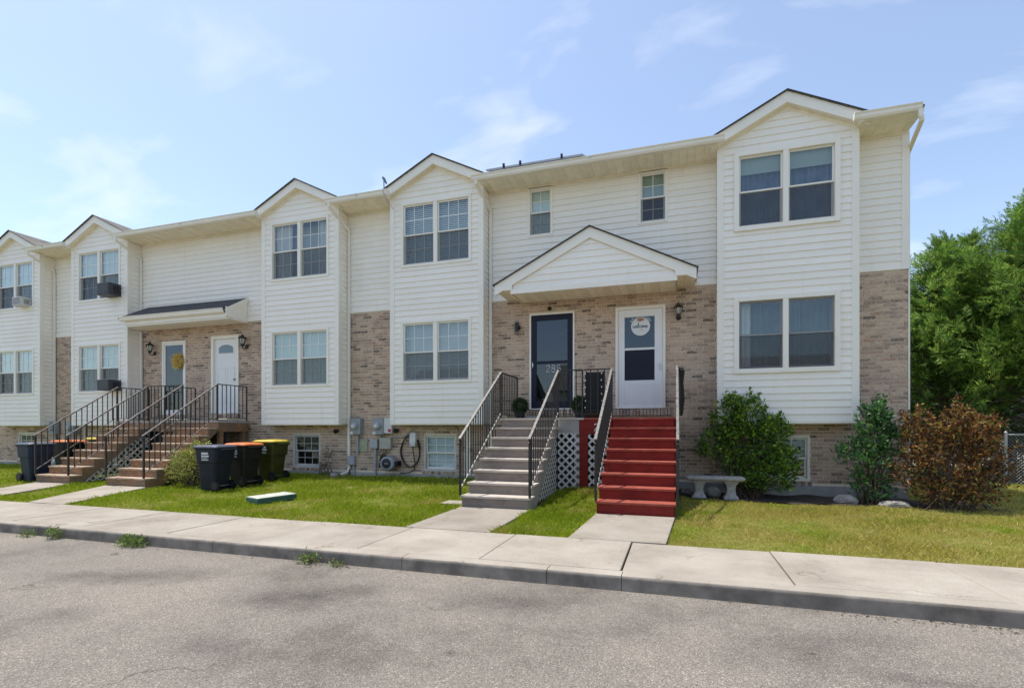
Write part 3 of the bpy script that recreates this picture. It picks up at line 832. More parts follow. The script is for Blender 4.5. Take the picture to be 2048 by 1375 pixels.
# ---- windows
def frame_box(mb, x0, x1, z0, z1, w, y0, y1, wb=None):
    wb = wb or w
    mb.box(x0, x0+w, y0, y1, z0, z1); mb.box(x1-w, x1, y0, y1, z0, z1)
    mb.box(x0+w, x1-w, y0, y1, z1-w, z1); mb.box(x0+w, x1-w, y0, y1, z0, z0+wb); return mb
def curtain(x0, x1, z0, z1, y, amp=.02, wl_=.09, ph=0):
    n = max(6, int((x1-x0)/wl_*6)); vs, fs = [], []
    for i in range(n+1):
        x = x0+(x1-x0)*i/n; yy = y+amp*math.sin(2*math.pi*x/wl_+ph)+amp*.5*math.sin(2*math.pi*x/wl_*.37+1)
        vs += [(x, yy, z0), (x, yy, z1)]
    for i in range(n): fs.append((2*i, 2*i+2, 2*i+3, 2*i+1))
    return MB().add(vs, fs)
def window(par, x0, x1, z0, z1, y, units=2, grid=(3, 2), sash='sash_white', cas=.06, fill=None, proud=.03, scr=True, label=None, case_mat='trim', mull=.09):
    c = MB(); frame_box(c, x0, x1, z0, z1, cas, y-proud, y+.09)
    iw = ((x1-x0)-2*cas-(units-1)*mull)/units
    for k in range(1, units):
        c.box(x0+cas+k*iw+(k-1)*mull, x0+cas+k*iw+k*mull, y-proud+.004, y+.09, z0+cas, z1-cas)
    w = c.build('window', case_mat, par, bevel=.004)
    if label: w['label'] = label
    # dark room behind
    rx0, rx1, rz0, rz1, ry = x0+.02, x1-.02, z0+.02, z1-.02, y+.09
    rm = MB().add([(rx0,ry,rz0),(rx1,ry,rz0),(rx1,ry,rz1),(rx0,ry,rz1),(rx0,ry+.8,rz0),(rx1,ry+.8,rz0),(rx1,ry+.8,rz1),(rx0,ry+.8,rz1)],
                  [(4,5,6,7),(0,1,5,4),(1,2,6,5),(2,3,7,6),(3,0,4,7)])
    rm.build('room_interior', 'room_dark', w)
    for k in range(units):
        a = x0+cas+k*(iw+mull); b = a+iw; zb, zt = z0+cas, z1-cas; zm = (zb+zt)/2
        sw = .035
        up = MB(); frame_box(up, a+.001, b-.001, zm-.016, zt-.001, sw*.8, y+.012, y+.04); up.build('upper_sash', sash, w)
        lo = MB(); frame_box(lo, a+.001, b-.001, zb+.001, zm+.016, sw, y+.042, y+.07, sw*1.2); lo.build('lower_sash', sash, w)
        MB().box(a+.02, b-.02, y+.024, y+.028, zm, zt-.02).build('pane', 'glass', w)
        MB().box(a+.02, b-.02, y+.054, y+.058, zb+.02, zm).build('pane', 'glass', w)
        if scr: MB().add([(a+.004,y+.018,zb+.004),(b-.004,y+.018,zb+.004),(b-.004,y+.018,zm-.012),(a+.004,y+.018,zm-.012)], [(0,1,2,3)]).build('insect_screen', 'screen', w)
        if grid:
            gx, gy = grid
            for (c0, c1, yy) in ((zm+.012, zt-.028, y+.0205), (zb+.042, zm-.016, y+.0505)):
                for i in range(1, gx):
                    xx = a+.03+(b-a-.06)*i/gx; MB().box(xx-.006, xx+.006, yy-.0025, yy+.0025, c0, c1).build('glazing_bar', sash, w)
                for j in range(1, gy):
                    zz = c0+(c1-c0)*j/gy; MB().box(a+.028, b-.028, yy-.0015, yy+.0015, zz-.006, zz+.006).build('glazing_bar', sash, w)
        f = fill[k] if isinstance(fill, list) else fill
        yb = y+.082
        if f in ('blind', 'blind_half'):
            mb = MB(); z = zb+.01; n = 0
            while z < zt-.02:
                mb.add([(a+.01,yb,z),(b-.01,yb,z),(b-.01,yb+.012,z+.026),(a+.01,yb+.012,z+.026)], [(0,1,2,3)]); z += .042
            mb.build('venetian_blind', 'blind' , w)
        elif f == 'vblind':
            mb = MB(); x = a+.01
            while x < b-.06:
                mb.add([(x,yb,zb),(x+.085,yb+.03,zb),(x+.085,yb+.03,zt),(x,yb,zt)], [(0,1,2,3)]); x += .08
            mb.build('vertical_blind', 'vblind', w)
        elif f == 'vblind_up':
            mb = MB(); x = a+.01
            while x < b-.06:
                mb.add([(x,yb,zm),(x+.085,yb+.03,zm),(x+.085,yb+.03,zt),(x,yb,zt)], [(0,1,2,3)]); x += .08
            mb.build('vertical_blind', 'vblind', w)
        elif f == 'curtain_cream':
            curtain(a, a+(b-a)*(.62 if k == 0 else .38) if k == 0 else b, zb, zt, yb+.06).build('curtain', 'curtain_cream', w, smooth=True) if k == 0 else \
            curtain(b-(b-a)*.42, b, zb, zt, yb+.06).build('curtain', 'curtain_cream', w, smooth=True)
        elif f == 'bluecurtain':
            MB().box(a+.005, b-.005, yb, yb+.006, zt-.30, zt).build('roller_shade', 'shade_green', w)
            curtain(a, b, zb, zt, yb+.07, .022, .10, k).build('curtain', 'curtain_blue', w, smooth=True)
        elif f == 'tealcurtain':
            curtain(a+(b-a)*.08, a+(b-a)*.30, zb, zt, yb+.1, .02, .08, k).build('curtain', 'curtain_cream' if k == 0 else 'curtain_teal', w, smooth=True)
            curtain(a+(b-a)*.34, b, zb, zt, yb+.2, .02, .12, k+1).build('curtain', 'curtain_teal', w, smooth=True)
        elif f == 'shade':
            MB().box(a+.005, b-.005, yb, yb+.006, zm-.02, zt).build('roller_shade', 'shade_green', w)
        elif f == 'shade_full':
            MB().box(a+.005, b-.005, yb, yb+.006, zb, zt).build('roller_shade', 'vblind', w)
        elif f == 'paper':
            MB().box(a+.005, b-.005, yb+.02, yb+.026, zb, zt).build('paper_cover', 'paper_blue', w)
    return w

WLO, WHI = (2.33, 3.72), (4.91, 6.35)
def bay_win(h, lo, hi, kw_lo={}, kw_hi={}):
    xc = (h['b0']+h['b1'])/2; hw = .845
    h['bayholes'] = [(xc-hw, xc+hw, *WLO), (xc-hw, xc+hw, *WHI)]
    window(h['o'], xc-hw, xc+hw, WLO[0], WLO[1], YB, fill=lo, **kw_lo)
    window(h['o'], xc-hw, xc+hw, WHI[0], WHI[1], YB, fill=hi, **kw_hi)
H1, H2, H3, H4, H5 = HOUSES
bay_win(H1, 'tealcurtain', 'bluecurtain', dict(grid=None, sash='sash_taupe', cas=.085, proud=.045), dict(grid=None, cas=.085, proud=.05))
bay_win(H2, 'blind', 'blind')
bay_win(H3, ['vblind', 'vblind'], 'curtain_cream')
bay_win(H4, ['vblind', 'vblind_up'], ['vblind_up', 'vblind'])
bay_win(H5, ['vblind_up', 'vblind'], ['vblind_up', 'vblind'])
for h, (a, b), f in ((H2, (-2.99, -2.443), 'shade_full'), (H1, (-.70, -.135), 'shade')):
    window(h['o'], a, b, 5.395, 6.44, YW, units=1, grid=(2, 2), fill=f, cas=.05)
    h['holes'].append((a, b, 5.395, 6.44))
for h, a, f, sm_ in ((H2, -5.46, 'paper', 'sash_white'), (H3, -9.09, None, 'sash_worn'), (H1, 1.53, 'shade', 'sash_white'), (H5, -19.5, None, 'sash_white')):
    window(h['o'], a, a+.81, .375, 1.205, YW+.03, units=1, grid=(3, 2), fill=f, cas=.045, scr=False, sash=sm_, case_mat='sash_worn' if f != 'shade' else 'trim')
    h['holes'].append((a, a+.81, .375, 1.205))
    x = a-.03                                          # rowlock brick sill
    while x < a+.82:
        MB().box(x, x+.05, YW-.025, YW+.05, .30, .366).build('sill_brick', 'brick', h['o']); x += .058

# ---- doors
def door_hole(h, x0, x1, z0, z1): h['holes'].append((x0, x1, z0, z1))
ZD0, ZD1 = 1.735, 3.77
door_hole(H2, -2.955, -1.985, ZD0, ZD1); door_hole(H1, -1.147, -.177, ZD0, ZD1)
door_hole(H4, -13.47, -12.62, ZD0-.02, ZD1-.05); door_hole(H3, -11.72, -10.80, ZD0, ZD1)
def door_frame(par, x0, x1, z0, z1, mat='trim', w=.055, proud=.02):
    c = MB(); c.box(x0, x0+w, YW-proud, YW+.12, z0, z1); c.box(x1-w, x1, YW-proud, YW+.12, z0, z1); c.box(x0+w, x1-w, YW-proud, YW+.12, z1-w, z1)
    c.box(x0+w, x1-w, YW-proud-.01, YW+.12, z0, z0+.025)
    return c.build('door_frame', mat, par, bevel=.004)
def room(par, x0, x1, z0, z1, mat='room_dark'):
    MB().add([(x0,YW+.12,z0),(x1,YW+.12,z0),(x1,YW+.12,z1),(x0,YW+.12,z1),(x0,YW+.9,z0),(x1,YW+.9,z0),(x1,YW+.9,z1),(x0,YW+.9,z1)],
             [(4,5,6,7),(0,1,5,4),(1,2,6,5),(2,3,7,6),(3,0,4,7)]).build('room_interior', mat, par)
# navy storm door, 285
x0, x1 = -2.955, -1.985
door_frame(H2['o'], x0, x1, ZD0, ZD1, w=.035)
d = MB(); frame_box(d, x0+.037, x1-.037, ZD0+.027, ZD1-.037, .115, YW, YW+.04, .14); d.box(x0+.15, x1-.15, YW+.002, YW+.038, 2.70, 2.76)
d = d.build('door', 'navy_door', H2['o'], bevel=.005); d['label'] = 'navy storm door with two tall panes'
MB().box(x0+.14, x1-.14, YW+.018, YW+.022, 2.74, ZD1-.14).build('pane', 'door_glass', d)
MB().box(x0+.14, x1-.14, YW+.018, YW+.022, ZD0+.15, 2.72).build('pane', 'door_glass', d)
MB().tube([(x0+.075,YW-.03,2.62),(x0+.075,YW-.03,2.74)], .008, 8).box(x0+.06, x0+.09, YW-.03, YW, 2.66, 2.70).build('handle', 'steel', d)
MB().box(x0+.05, x1-.05, YW+.10, YW+.118, ZD0+.03, ZD1-.05).build('inner_door', 'navy_door', d)
room(d, x0+.04, x1-.04, ZD0, ZD1)
def text(name, s, size, loc, mat, par, ext=.004, shear=0, sx=1.0, align='CENTER'):
    cu = bpy.data.curves.new(name, 'FONT'); cu.body = s; cu.size = size; cu.extrude = ext; cu.align_x = align; cu.shear = shear
    t = bpy.data.objects.new('tmp', cu); link(t)
    me = bpy.data.meshes.new_from_object(t.evaluated_get(bpy.context.evaluated_depsgraph_get()))
    bpy.data.objects.remove(t)
    me.transform(Matrix.Rotation(R(90), 4, 'X') @ Matrix.Diagonal((sx, 1, 1, 1)))
    me.materials.clear()
    return mesh_obj(name, me, mat, par, Vector(loc), fix=False)
# serif digits 285, drawn as strokes
def strokes(name, glyphs, x, z, y, hgt, adv, r, mat, par):
    out = []
    for g in glyphs:
        mb = MB()
        for st in g: mb.tube([(x+px*hgt, y, z+pz*hgt) for px, pz in st], r, 6)
        o_ = mb.build(name, mat, par, smooth=True); out.append(o_); x += adv
    return out
def arc(cx, cz, rx, rz, a0, a1, n=10): return [(cx+rx*math.cos(R(a0+(a1-a0)*i/n)), cz+rz*math.sin(R(a0+(a1-a0)*i/n))) for i in range(n+1)]
G2 = [arc(.28, .74, .24, .25, 165, -35, 12)+[(.05, .03), (.06, .02), (.30, .05), (.52, .02), (.56, .16)]]
G8 = [arc(.28, .75, .20, .24, 0, 360, 16), arc(.28, .26, .26, .26, 0, 360, 16)]
G5 = [[(.50, .98), (.14, .98), (.08, .55)] + arc(.26, .31, .25, .29, 120, -150, 14)]
bx, bz = P(1092, 744, YW-.012)
strokes('house_number', [G2, G8, G5], bx, bz, YW-.006, .145, .118, .0065, 'digit_white', d)
# white storm door with welcome sign
x0, x1 = -1.147, -.177
door_frame(H1['o'], x0, x1, ZD0, ZD1, w=.05, proud=.03)
d = MB(); zt = ZD1-.052; a, b = x0+.053, x1-.053
px0, px1 = a+.125, b-.155
d.box(a, px0, YW, YW+.045, ZD0+.027, zt); d.box(px1, b, YW, YW+.045, ZD0+.027, zt)
d.box(px0, px1, YW, YW+.045, zt-.15, zt); d.box(px0, px1, YW, YW+.045, ZD0+.027, 2.30); d.box(px0, px1, YW+.003, YW+.042, 2.905, 2.95)
d = d.build('door', 'white_door', H1['o'], bevel=.004); d['label'] = 'white storm door with two square panes'
MB().box(px0-.01, px1+.01, YW+.02, YW+.024, 2.94, zt-.14).build('pane', 'door_glass', d)
MB().box(px0-.01, px1+.01, YW+.02, YW+.024, 2.29, 2.915).build('insect_screen', 'navy_door', d)
kp = MB(); frame_box(kp, a+.10, b-.10, ZD0+.12, 2.22, .02, YW-.004, YW+.004); kp.build('kick_panel', 'white_door', d)
MB().box(b-.07, b-.04, YW-.03, YW, 2.50, 2.62).build('handle', 'white_plastic', d, bevel=.006)
MB().box(a+.02, b-.02, YW+.10, YW+.118, ZD0+.03, zt).build('inner_door', 'curtain_teal', d)
room(d, x0+.055, x1-.055, ZD0, ZD1)
wsx, wsz = P(1281, 652, YW-.01)
ws = thing('welcome_sign', 'round white welcome sign with flowers hung in the white door', 'sign', (wsx, YW+.004, wsz))
MB().prism([(wsx+.185*math.cos(2*math.pi*k/28), wsz+.185*math.sin(2*math.pi*k/28)) for k in range(28)], 'y', YW+.002, YW+.012).build('disc', 'sign_white', ws)
W_ = [[(0,.5),(.08,.1),(.2,0),(.3,.45),(.38,.05),(.5,.05),(.58,.5),(.7,.35)]]
E_ = [[(0,.2),(.25,.3),(.28,.45),(.15,.5),(.05,.25),(.15,.02),(.35,.12)]]
Lc = [[(0,.15),(.2,.8),(.16,1.05),(.06,.9),(.08,.1),(.2,0),(.3,.12)]]
C_ = [[(.3,.42),(.15,.5),(.03,.25),(.15,.02),(.34,.12)]]
O_ = [arc(.17,.25,.15,.24,60,420,10)+[(.4,.4)]]
M_ = [[(0,.1),(.08,.48),(.14,.02),(.22,.42),(.32,.42),(.34,.02),(.44,.42),(.54,.40),(.56,.02),(.68,.12)]]
xx = wsx-.15
for g_, adv in ((W_, .064), (E_, .033), (Lc, .028), (C_, .033), (O_, .037), (M_, .06), (E_, .03)):
    strokes('letter', [g_], xx, wsz-.03, YW-.0005, .096, 0, .0048, 'sign_ink', ws); xx += adv
for k in range(9):
    t = R(35+110*k/8); cx, cz = wsx+.185*math.cos(t), wsz+.175*math.sin(t)
    mb = MB()
    for q in range(5):
        ang = t+random.uniform(-1.3, 1.3); L1 = random.uniform(.04, .075)
        if cz+math.sin(ang)*L1 > wsz+.19: L1 *= .4
        e = Vector((math.cos(ang)*L1, 0, math.sin(ang)*L1)); s_ = Vector((-math.sin(ang)*.012, 0, math.cos(ang)*.012)); o_ = Vector((cx, YW-.004-.002*q, cz))
        mb.add([o_, o_+e*.5+s_, o_+e, o_+e*.5-s_], [(0,1,2,3)])
    mb.build('leaf', 'sign_leaf', ws)
for cx, cz, r_ in ((0,.135,.042),(-.04,.13,.03),(.042,.132,.03),(.03,-.075,.012)):
    mb = MB()
    for q in range(7):
        t = 2*math.pi*q/7
        mb.lathe([(r_*.45, 0), (r_*.42, .005), (.002, .007)], 0, 0, 8)
    mb = MB().add([(wsx+cx+r_*(1 if k % 2 else .72)*math.cos(2*math.pi*k/14), YW-.010, wsz+cz+r_*(1 if k % 2 else .72)*math.sin(2*math.pi*k/14)) for k in range(14)]+[(wsx+cx, YW-.020, wsz+cz)],
                  [(k, (k+1) % 14, 14) for k in range(14)])
    mb.build('flower', 'sign_flower', ws)
# house 4 glazed door with oval light and house 3 white door with fan light
x0, x1 = -13.47, -12.62
door_frame(H4['o'], x0, x1, ZD0-.02, ZD1-.05, w=.06)
d = MB(); frame_box(d, x0+.062, x1-.062, ZD0+.01, ZD1-.112, .045, YW, YW+.035, .10); d = d.build('door', 'white_door', H4['o'])
d['label'] = 'full-glass storm door over a dark door with an oval light'
MB().box(x0+.10, x1-.10, YW+.014, YW+.018, ZD0+.1, ZD1-.15).build('pane', 'door_glass', d)
MB().box(x0+.07, x1-.07, YW+.06, YW+.10, ZD0+.02, ZD1-.12).build('inner_door', 'navy_door', d)
ox, oz = P(355, 740, YW+.04)
mb = MB().tube([(ox+.17*math.cos(t), YW+.052, oz+.44*math.sin(t)) for t in [2*math.pi*k/28 for k in range(29)]], .014, 6); mb.build('oval_frame', 'beige_box', d)
mb = MB().prism([(ox+.16*math.cos(2*math.pi*k/24), oz+.43*math.sin(2*math.pi*k/24)) for k in range(24)], 'y', YW+.046, YW+.054); mb.build('oval_pane', 'curtain_teal', d)
room(d, x0+.06, x1-.06, ZD0, ZD1-.05)
wox, woz = P(357, 722, YW-.03)
wr = thing('wreath', 'shaggy yellow wreath hanging on the oval-light door', 'wreath', (wox, YW-.01, woz))
Vw, Fw = [], []
mb = MB()
for k in range(620):
    t = random.uniform(0, 2*math.pi); rr = .125+random.gauss(0, .04); c = Vector((wox+rr*math.cos(t), YW-.04+random.gauss(0, .02), woz+rr*math.sin(t)))
    dd = Vector((random.gauss(0, 1)+math.cos(t)*.8, -.4+random.gauss(0, .5), random.gauss(0, 1)+math.sin(t)*.8)).normalized()*.075
    s_ = dd.cross(Vector((0, 1, .2))).normalized()*.008
    mb.add([c, c+dd*.5+s_, c+dd, c+dd*.5-s_], [(0,1,2,3)])
mb.build('straw', 'wreath', wr, kind='stuff')
MB().tube([(wox+.115*math.cos(t), YW-.03, woz+.115*math.sin(t)) for t in [2*math.pi*k/20 for k in range(21)]], .018, 6).build('ring', 'wreath', wr)
x0, x1 = -11.72, -10.80
door_frame(H3['o'], x0, x1, ZD0, ZD1, w=.075, proud=.025)
a, b = x0+.077, x1-.077
d = MB().box(a, b, YW+.03, YW+.075, ZD0+.027, ZD1-.077).build('door', 'white_door', H3['o']); d['label'] = 'white panelled door with a small arched light'
cx = (a+b)/2
for (p0, p1, q0, q1) in ((a+.1, cx-.03, 2.0, 2.95), (cx+.03, b-.1, 2.0, 2.95)):
    k = MB(); frame_box(k, p0, p1, q0, q1, .025, YW+.022, YW+.031); k.build('panel_mould', 'white_door', d)
fan = [(cx-.24, 3.32), (cx+.24, 3.32)] + [(cx+.24*math.cos(R(t)), 3.44+.10*math.sin(R(t))) for t in range(0, 181, 15)]
MB().prism(fan, 'y', YW+.024, YW+.0295).build('fan_light', 'door_glass', d)
MB().prism([(cx+(p-cx)*1.12, 3.42+(q-3.42)*1.22) for p, q in fan], 'y', YW+.0262, YW+.0299).build('light_frame', 'sash_white', d)
MB().lathe([(.0, -.03), (.028, -.02), (.03, 0), (.012, .01), (.012, .04)], 0, 0, 10).rot(Matrix.Translation((b-.07, YW+.0, 2.62)) @ Matrix.Rotation(R(-90), 4, 'X')).build('knob', 'cast_brass', d, smooth=True)
# rowlock brick thresholds below the doors
for h, a, b in ((H2, -3.0, -1.95), (H1, -1.19, -.13), (H4, -13.5, -12.6), (H3, -11.75, -10.78)):
    x = a
    while x < b:
        MB().box(x, x+.056, YW-.06, YW+.06, 1.60, ZD0-.012 if h is not H4 else ZD0-.03).build('sill_brick', 'brick', h['o']); x += .066
    h['holes'].append((a, b+.02, 1.59, ZD0))

# ---- walls, bays, gables, eaves
def rake(par, xc, hw, zt, s, y, th=.19, dep=.03, mat='trim'):
    for sg in (-1, 1):
        poly = [(xc, zt), (xc+sg*hw, zt-s*hw), (xc+sg*hw, zt-s*hw-th), (xc, zt-th)]
        MB().prism(poly, 'y', y, y+dep).build('rake_board', mat, par)
def roof_slab(par, xc, hw, zt, s, y0, y1, th=.015, mat='shingle', name='roof_slope'):
    for sg in (-1, 1):
        x1_ = xc+sg*(hw+.03); z1_ = zt-s*(hw+.03)
        e = .004*sg
        poly = [(xc+0*e, zt+.004), (x1_, z1_+.004), (x1_, z1_+.004+th), (xc, zt+.004+th)]
        MB().prism(poly, 'y', y0, y1).build(name, mat, par)
SOF_ME = {}
def soffit_run(par, a, b, y0, y1, z, w=.148, mat='soffit'):
    key = (round(y1-y0, 4), mat)
    if key not in SOF_ME:
        m_ = MB().prism([(-.5*w+.002, 0), (-.5*w+.002, .012), (.5*w, .012), (.5*w, 0), (.5*w-.004, -.004), (-.5*w+.012, -.004)], 'y', -(y1-y0)/2, (y1-y0)/2)
        me = bpy.data.meshes.new('soffit_panel'); me.from_pydata(m_.v, [], m_.f); me.materials.append(MAT(mat)); SOF_ME[key] = me
    x = a
    while x < b-.01:
        ww = min(w, b-x)
        inst('soffit_panel', SOF_ME[key], par, (x+ww/2, (y0+y1)/2, z), (ww/w, 1, 1)); x += w
def gutter(par, a, b, y=Y_EAVE, z=Z_GUT, mat='gutter', sc=1.0):
    pr = [(0, 0), (-.015, -.0), (-.015, -.105), (-.06, -.105), (-.085, -.075), (-.088, -.035), (-.11, -.012), (-.11, 0), (-.104, 0), (-.104, -.010), (-.08, -.035), (-.078, -.075), (-.058, -.098), (0, -.098)]
    MB().prism([(y+p*sc, z+q*sc) for p, q in pr], 'x', a, b).build('gutter', mat, par)
def between(a, b, lo, hi): return max(a, lo), min(b, hi)
for i, h in enumerate(HOUSES):
    o = h['o']; x0, x1, b0, b1 = h['x0'], h['x1'], h['b0'], h['b1']
    mb = MB(); sheet_with_holes(mb, x0, x1, Z_FND, Z_BRK, YW+.010, .16, h['holes'])
    mb.build('brick_wall', 'mortar', o)
    mb = MB(); sheet_with_holes(mb, x0, x1, Z_BRK, Z_SOF+.2, YW, .16, [q for q in h['holes'] if q[2] > Z_BRK])
    mb.build('wall', 'siding_shell', o)
    MB().box(x0, x1, YW-.02, YW+.1, -.1, .30).build('foundation', 'foundation', o)
    MB().box(x0, x1, YW-.002, YW+.1, .30, Z_FND-.004).build('ledge', 'mortar', o)
    hb = [q for q in h['holes'] if q[2] < Z_BRK]
    lay_bricks(o, [(x0, b0, Z_FND, Z_BRK), (b0, b1, Z_FND, Z_BAY), (b1, x1, Z_FND, Z_BRK)], hb, maxsep=300 if i < 4 else 200)
    hs = [q for q in h['holes'] if q[2] > Z_BRK]
    MB().box(x0, b0, YW-.022, YW, Z_BRK, Z_BRK+.03).build('starter_strip', 'trim', o); MB().box(b1, x1, YW-.022, YW, Z_BRK, Z_BRK+.03).build('starter_strip', 'trim', o)
    siding_rect(o, x0, b0-.002, Z_BRK+.03, Z_SOF-.05, YW, hs)
    siding_rect(o, b1+.002, x1, Z_BRK+.03, Z_SOF-.05, YW, hs)
    for s, e in ((x0, b0), (b1, x1)): MB().box(s, e, YW-.03, YW+.0, Z_SOF-.05, Z_SOF+.005).build('frieze', 'soffit', o)
    # bay shell
    xc = (b0+b1)/2; hw = (b1-b0)/2
    mb = MB(); sheet_with_holes(mb, b0, b1, Z_BAY, Z_SOF, YB, .1, h['bayholes'])
    zap = GAB_T-.1
    mb.add([(b0,YB,Z_SOF),(b1,YB,Z_SOF),(b1,YB,zap-GAB_S*hw),(xc,YB,zap),(b0,YB,zap-GAB_S*hw)], [(0,1,2,3,4)])
    for x in (b0, b1): mb.add([(x,YB,Z_BAY),(x,YW,Z_BAY),(x,YW,Z_SOF+.12),(x,YB,Z_SOF+.12)], [(0,1,2,3)])
    mb.build('bay', 'siding_shell', o)
    MB().box(b0+.0, b1-.0, YB+.002, YW-.004, Z_BAY-.015, Z_BAY+.003).build('bay_underside', 'soffit', o)
    cw = .095
    for x, sg in ((b0, 1), (b1, -1)):
        c = MB(); c.box(min(x-.016*sg, x+cw*sg), max(x-.016*sg, x+cw*sg), YB-.02, YB-.0005, Z_BAY, Z_SOF+.08)
        c.box(min(x-.016*sg, x-.0005*sg), max(x-.016*sg, x-.0005*sg), YB-.0005, YB+cw, Z_BAY, Z_SOF+.04); c.build('corner_post', 'trim', o)
        z = Z_BAY+.02
        while z < Z_SOF-.02:
            hh = min(EXPO, Z_SOF-z)
            board_side(o, x, YB+cw, YW-.002, z, sg*-1, hh); z += EXPO
    MB().box(b0+cw, b1-cw, YB-.018, YB, Z_BAY, Z_BAY+.03).build('starter_strip', 'trim', o)
    z = Z_BAY+.03; zc = GAB_T-.19-.045
    while z < zc-.02:
        top = z+EXPO
        lo_w = (zc-z)/GAB_S
        if top < zc-GAB_S*(hw-cw)+.0:
            board_band(o, b0+cw, b1-cw, z, EXPO, YB, h['bayholes'])
        else:
            for s, e in cut_spans(b0+cw*(1 if z < Z_SOF+.04 else 0), b1-cw*(1 if z < Z_SOF+.04 else 0), z, top, h['bayholes']):
                poly = [(s, z), (e, z), (e, top), (s, top)]
                poly = clip_line(poly, GAB_S, 1, zc+GAB_S*xc); poly = clip_line(poly, -GAB_S, 1, zc-GAB_S*xc)
                if len(poly) > 2: board_poly(o, poly, z, YB)
        z += EXPO
    # gable trim: rake boards, thin sloping soffit, shingle slopes
    ghw = hw+.13
    rake(o, xc, ghw, GAB_T, GAB_S, GAB_Y)
    for sg in (-1, 1):
        poly = [(xc, GAB_T-.165), (xc+sg*ghw, GAB_T-.165-GAB_S*ghw), (xc+sg*ghw, GAB_T-.185-GAB_S*ghw), (xc, GAB_T-.185)]
        MB().prism(poly, 'y', GAB_Y+.03, YB-.0).build('rake_soffit', 'soffit', o)
        poly = [(xc, GAB_T-.185), (xc+sg*(hw-.0), GAB_T-.185-GAB_S*hw), (xc+sg*hw, GAB_T-.235-GAB_S*hw), (xc, GAB_T-.235)]
        MB().prism(poly, 'y', YB-.022, YB-.001).build('rake_trim', 'soffit', o)
        MB().box(min(xc+sg*ghw, xc+sg*(hw-.02)), max(xc+sg*ghw, xc+sg*(hw-.02)), GAB_Y+.002, YB-.003, Z_SOF+.0, Z_SOF+.13).build('eave_return', 'trim', o)
    roof_slab(o, xc, ghw, GAB_T, GAB_S, GAB_Y-.03, 11.7)
    # dark drip edge of the shingles on the gable front
    for sg in (-1, 1):
        p = [(xc, GAB_T+.003), (xc+sg*(ghw+.035), GAB_T+.003-GAB_S*(ghw+.035)), (xc+sg*(ghw+.035), GAB_T+.022-GAB_S*(ghw+.035)), (xc, GAB_T+.022)]
        MB().prism(p, 'y', GAB_Y-.04, GAB_Y-.0302).build('shingle_edge', 'roof_dark', o)
    # main roof
    yr, zr = 15.6, Z_GUT+PITCH*(15.6-Y_EAVE)
    xa, xb = x0, x1
    def rz(y): return Z_GUT-.01+(zr-Z_GUT+.01)*(y-Y_EAVE+.03)/(yr-Y_EAVE+.03)
    yv = Y_EAVE-.03+(GAB_T+.02-Z_GUT+.01)*(yr-Y_EAVE+.03)/(zr-Z_GUT+.01)
    fr_pts = [(xa, Y_EAVE-.03), (xc-ghw, Y_EAVE-.03), (xc-ghw, YB+.05), (xc, yv), (xc+ghw, YB+.05), (xc+ghw, Y_EAVE-.03), (xb, Y_EAVE-.03), (xb, yr), (xa, yr)]
    n_ = len(fr_pts); mb = MB()
    mb.add([(x, y, rz(y)) for x, y in fr_pts]+[(x, y, rz(y)-.035) for x, y in fr_pts], [tuple(range(n_)), tuple(range(2*n_-1, n_-1, -1))]+[(q, n_+q, n_+(q+1) % n_, (q+1) % n_) for q in range(n_)])
    mb.prism([(yr+.002, zr), (21.4, Z_GUT-.01), (21.4, Z_GUT-.05), (yr+.002, zr-.06)], 'x', xa, xb); mb.build('roof', 'shingle', o)
    MB().box(x0, x1, 21.0, 21.1, .0, Z_GUT+.1).build('rear_wall', 'siding', o)
    for s, e, ea, eb in ((x0, b0, 0, .085), (b1, x1, .14, -.055 if i == 0 else 0)):
        MB().box(s, e, Y_EAVE, Y_EAVE+.02, Z_SOF-.005, Z_GUT-.012).build('fascia', 'gutter', o)
        soffit_run(o, s, e, Y_EAVE, YW-.002, Z_SOF)
        gutter(o, s-ea+.001, e+eb-.001)
        for xe, kk in ((s-ea, s == b1), (e+eb, e == b0 or i == 0)):
            if kk: MB().prism([(Y_EAVE, Z_GUT-.104), (Y_EAVE-.06, Z_GUT-.104), (Y_EAVE-.086, Z_GUT-.075), (Y_EAVE-.112, Z_GUT-.01), (Y_EAVE-.112, Z_GUT+.002), (Y_EAVE, Z_GUT+.002)], 'x', xe-.003, xe+.003).build('gutter_cap', 'gutter', o)
# end wall of house 1
o = H1['o']
mb = MB().add([(3.835,YW+.0,.0),(3.835,21,.0),(3.835,21,Z_GUT),(3.835,15.6,Z_GUT+PITCH*5.7-.05),(3.835,YW,Z_GUT+PITCH*.6-.05)], [(0,1,2,3,4)]); mb.build('side_wall', 'siding_shell', o)
z = .35
while z < 8.7:
    ya = YW+.08 if z < Z_GUT else max(YW+.08, Y_EAVE+(z-Z_GUT+.2)/PITCH); yb = 21 if z < Z_GUT else 15.6+(15.6-ya)
    if yb-ya > .1: board_side(o, 3.836, ya, yb, z, 1)
    z += EXPO
c = MB(); c.box(3.74, 3.856, YW-.02, YW-.0005, Z_BRK, Z_SOF); c.box(3.842, 3.856, YW-.0005, YW+.09, Z_BRK, Z_SOF); c.build('corner_post', 'trim', o)
MB().box(3.842, 3.858, YW-.006, YW+.09, .3, Z_BRK-.002).build('corner_post', 'trim', o)
MB().prism([(Y_EAVE+.021, Z_SOF-.004), (YW-.031, Z_SOF-.004), (YW-.031, Z_GUT+.2), (Y_EAVE+.021, Z_GUT-.03)], 'x', 3.80, 3.838).build('eave_return', 'gutter', o)
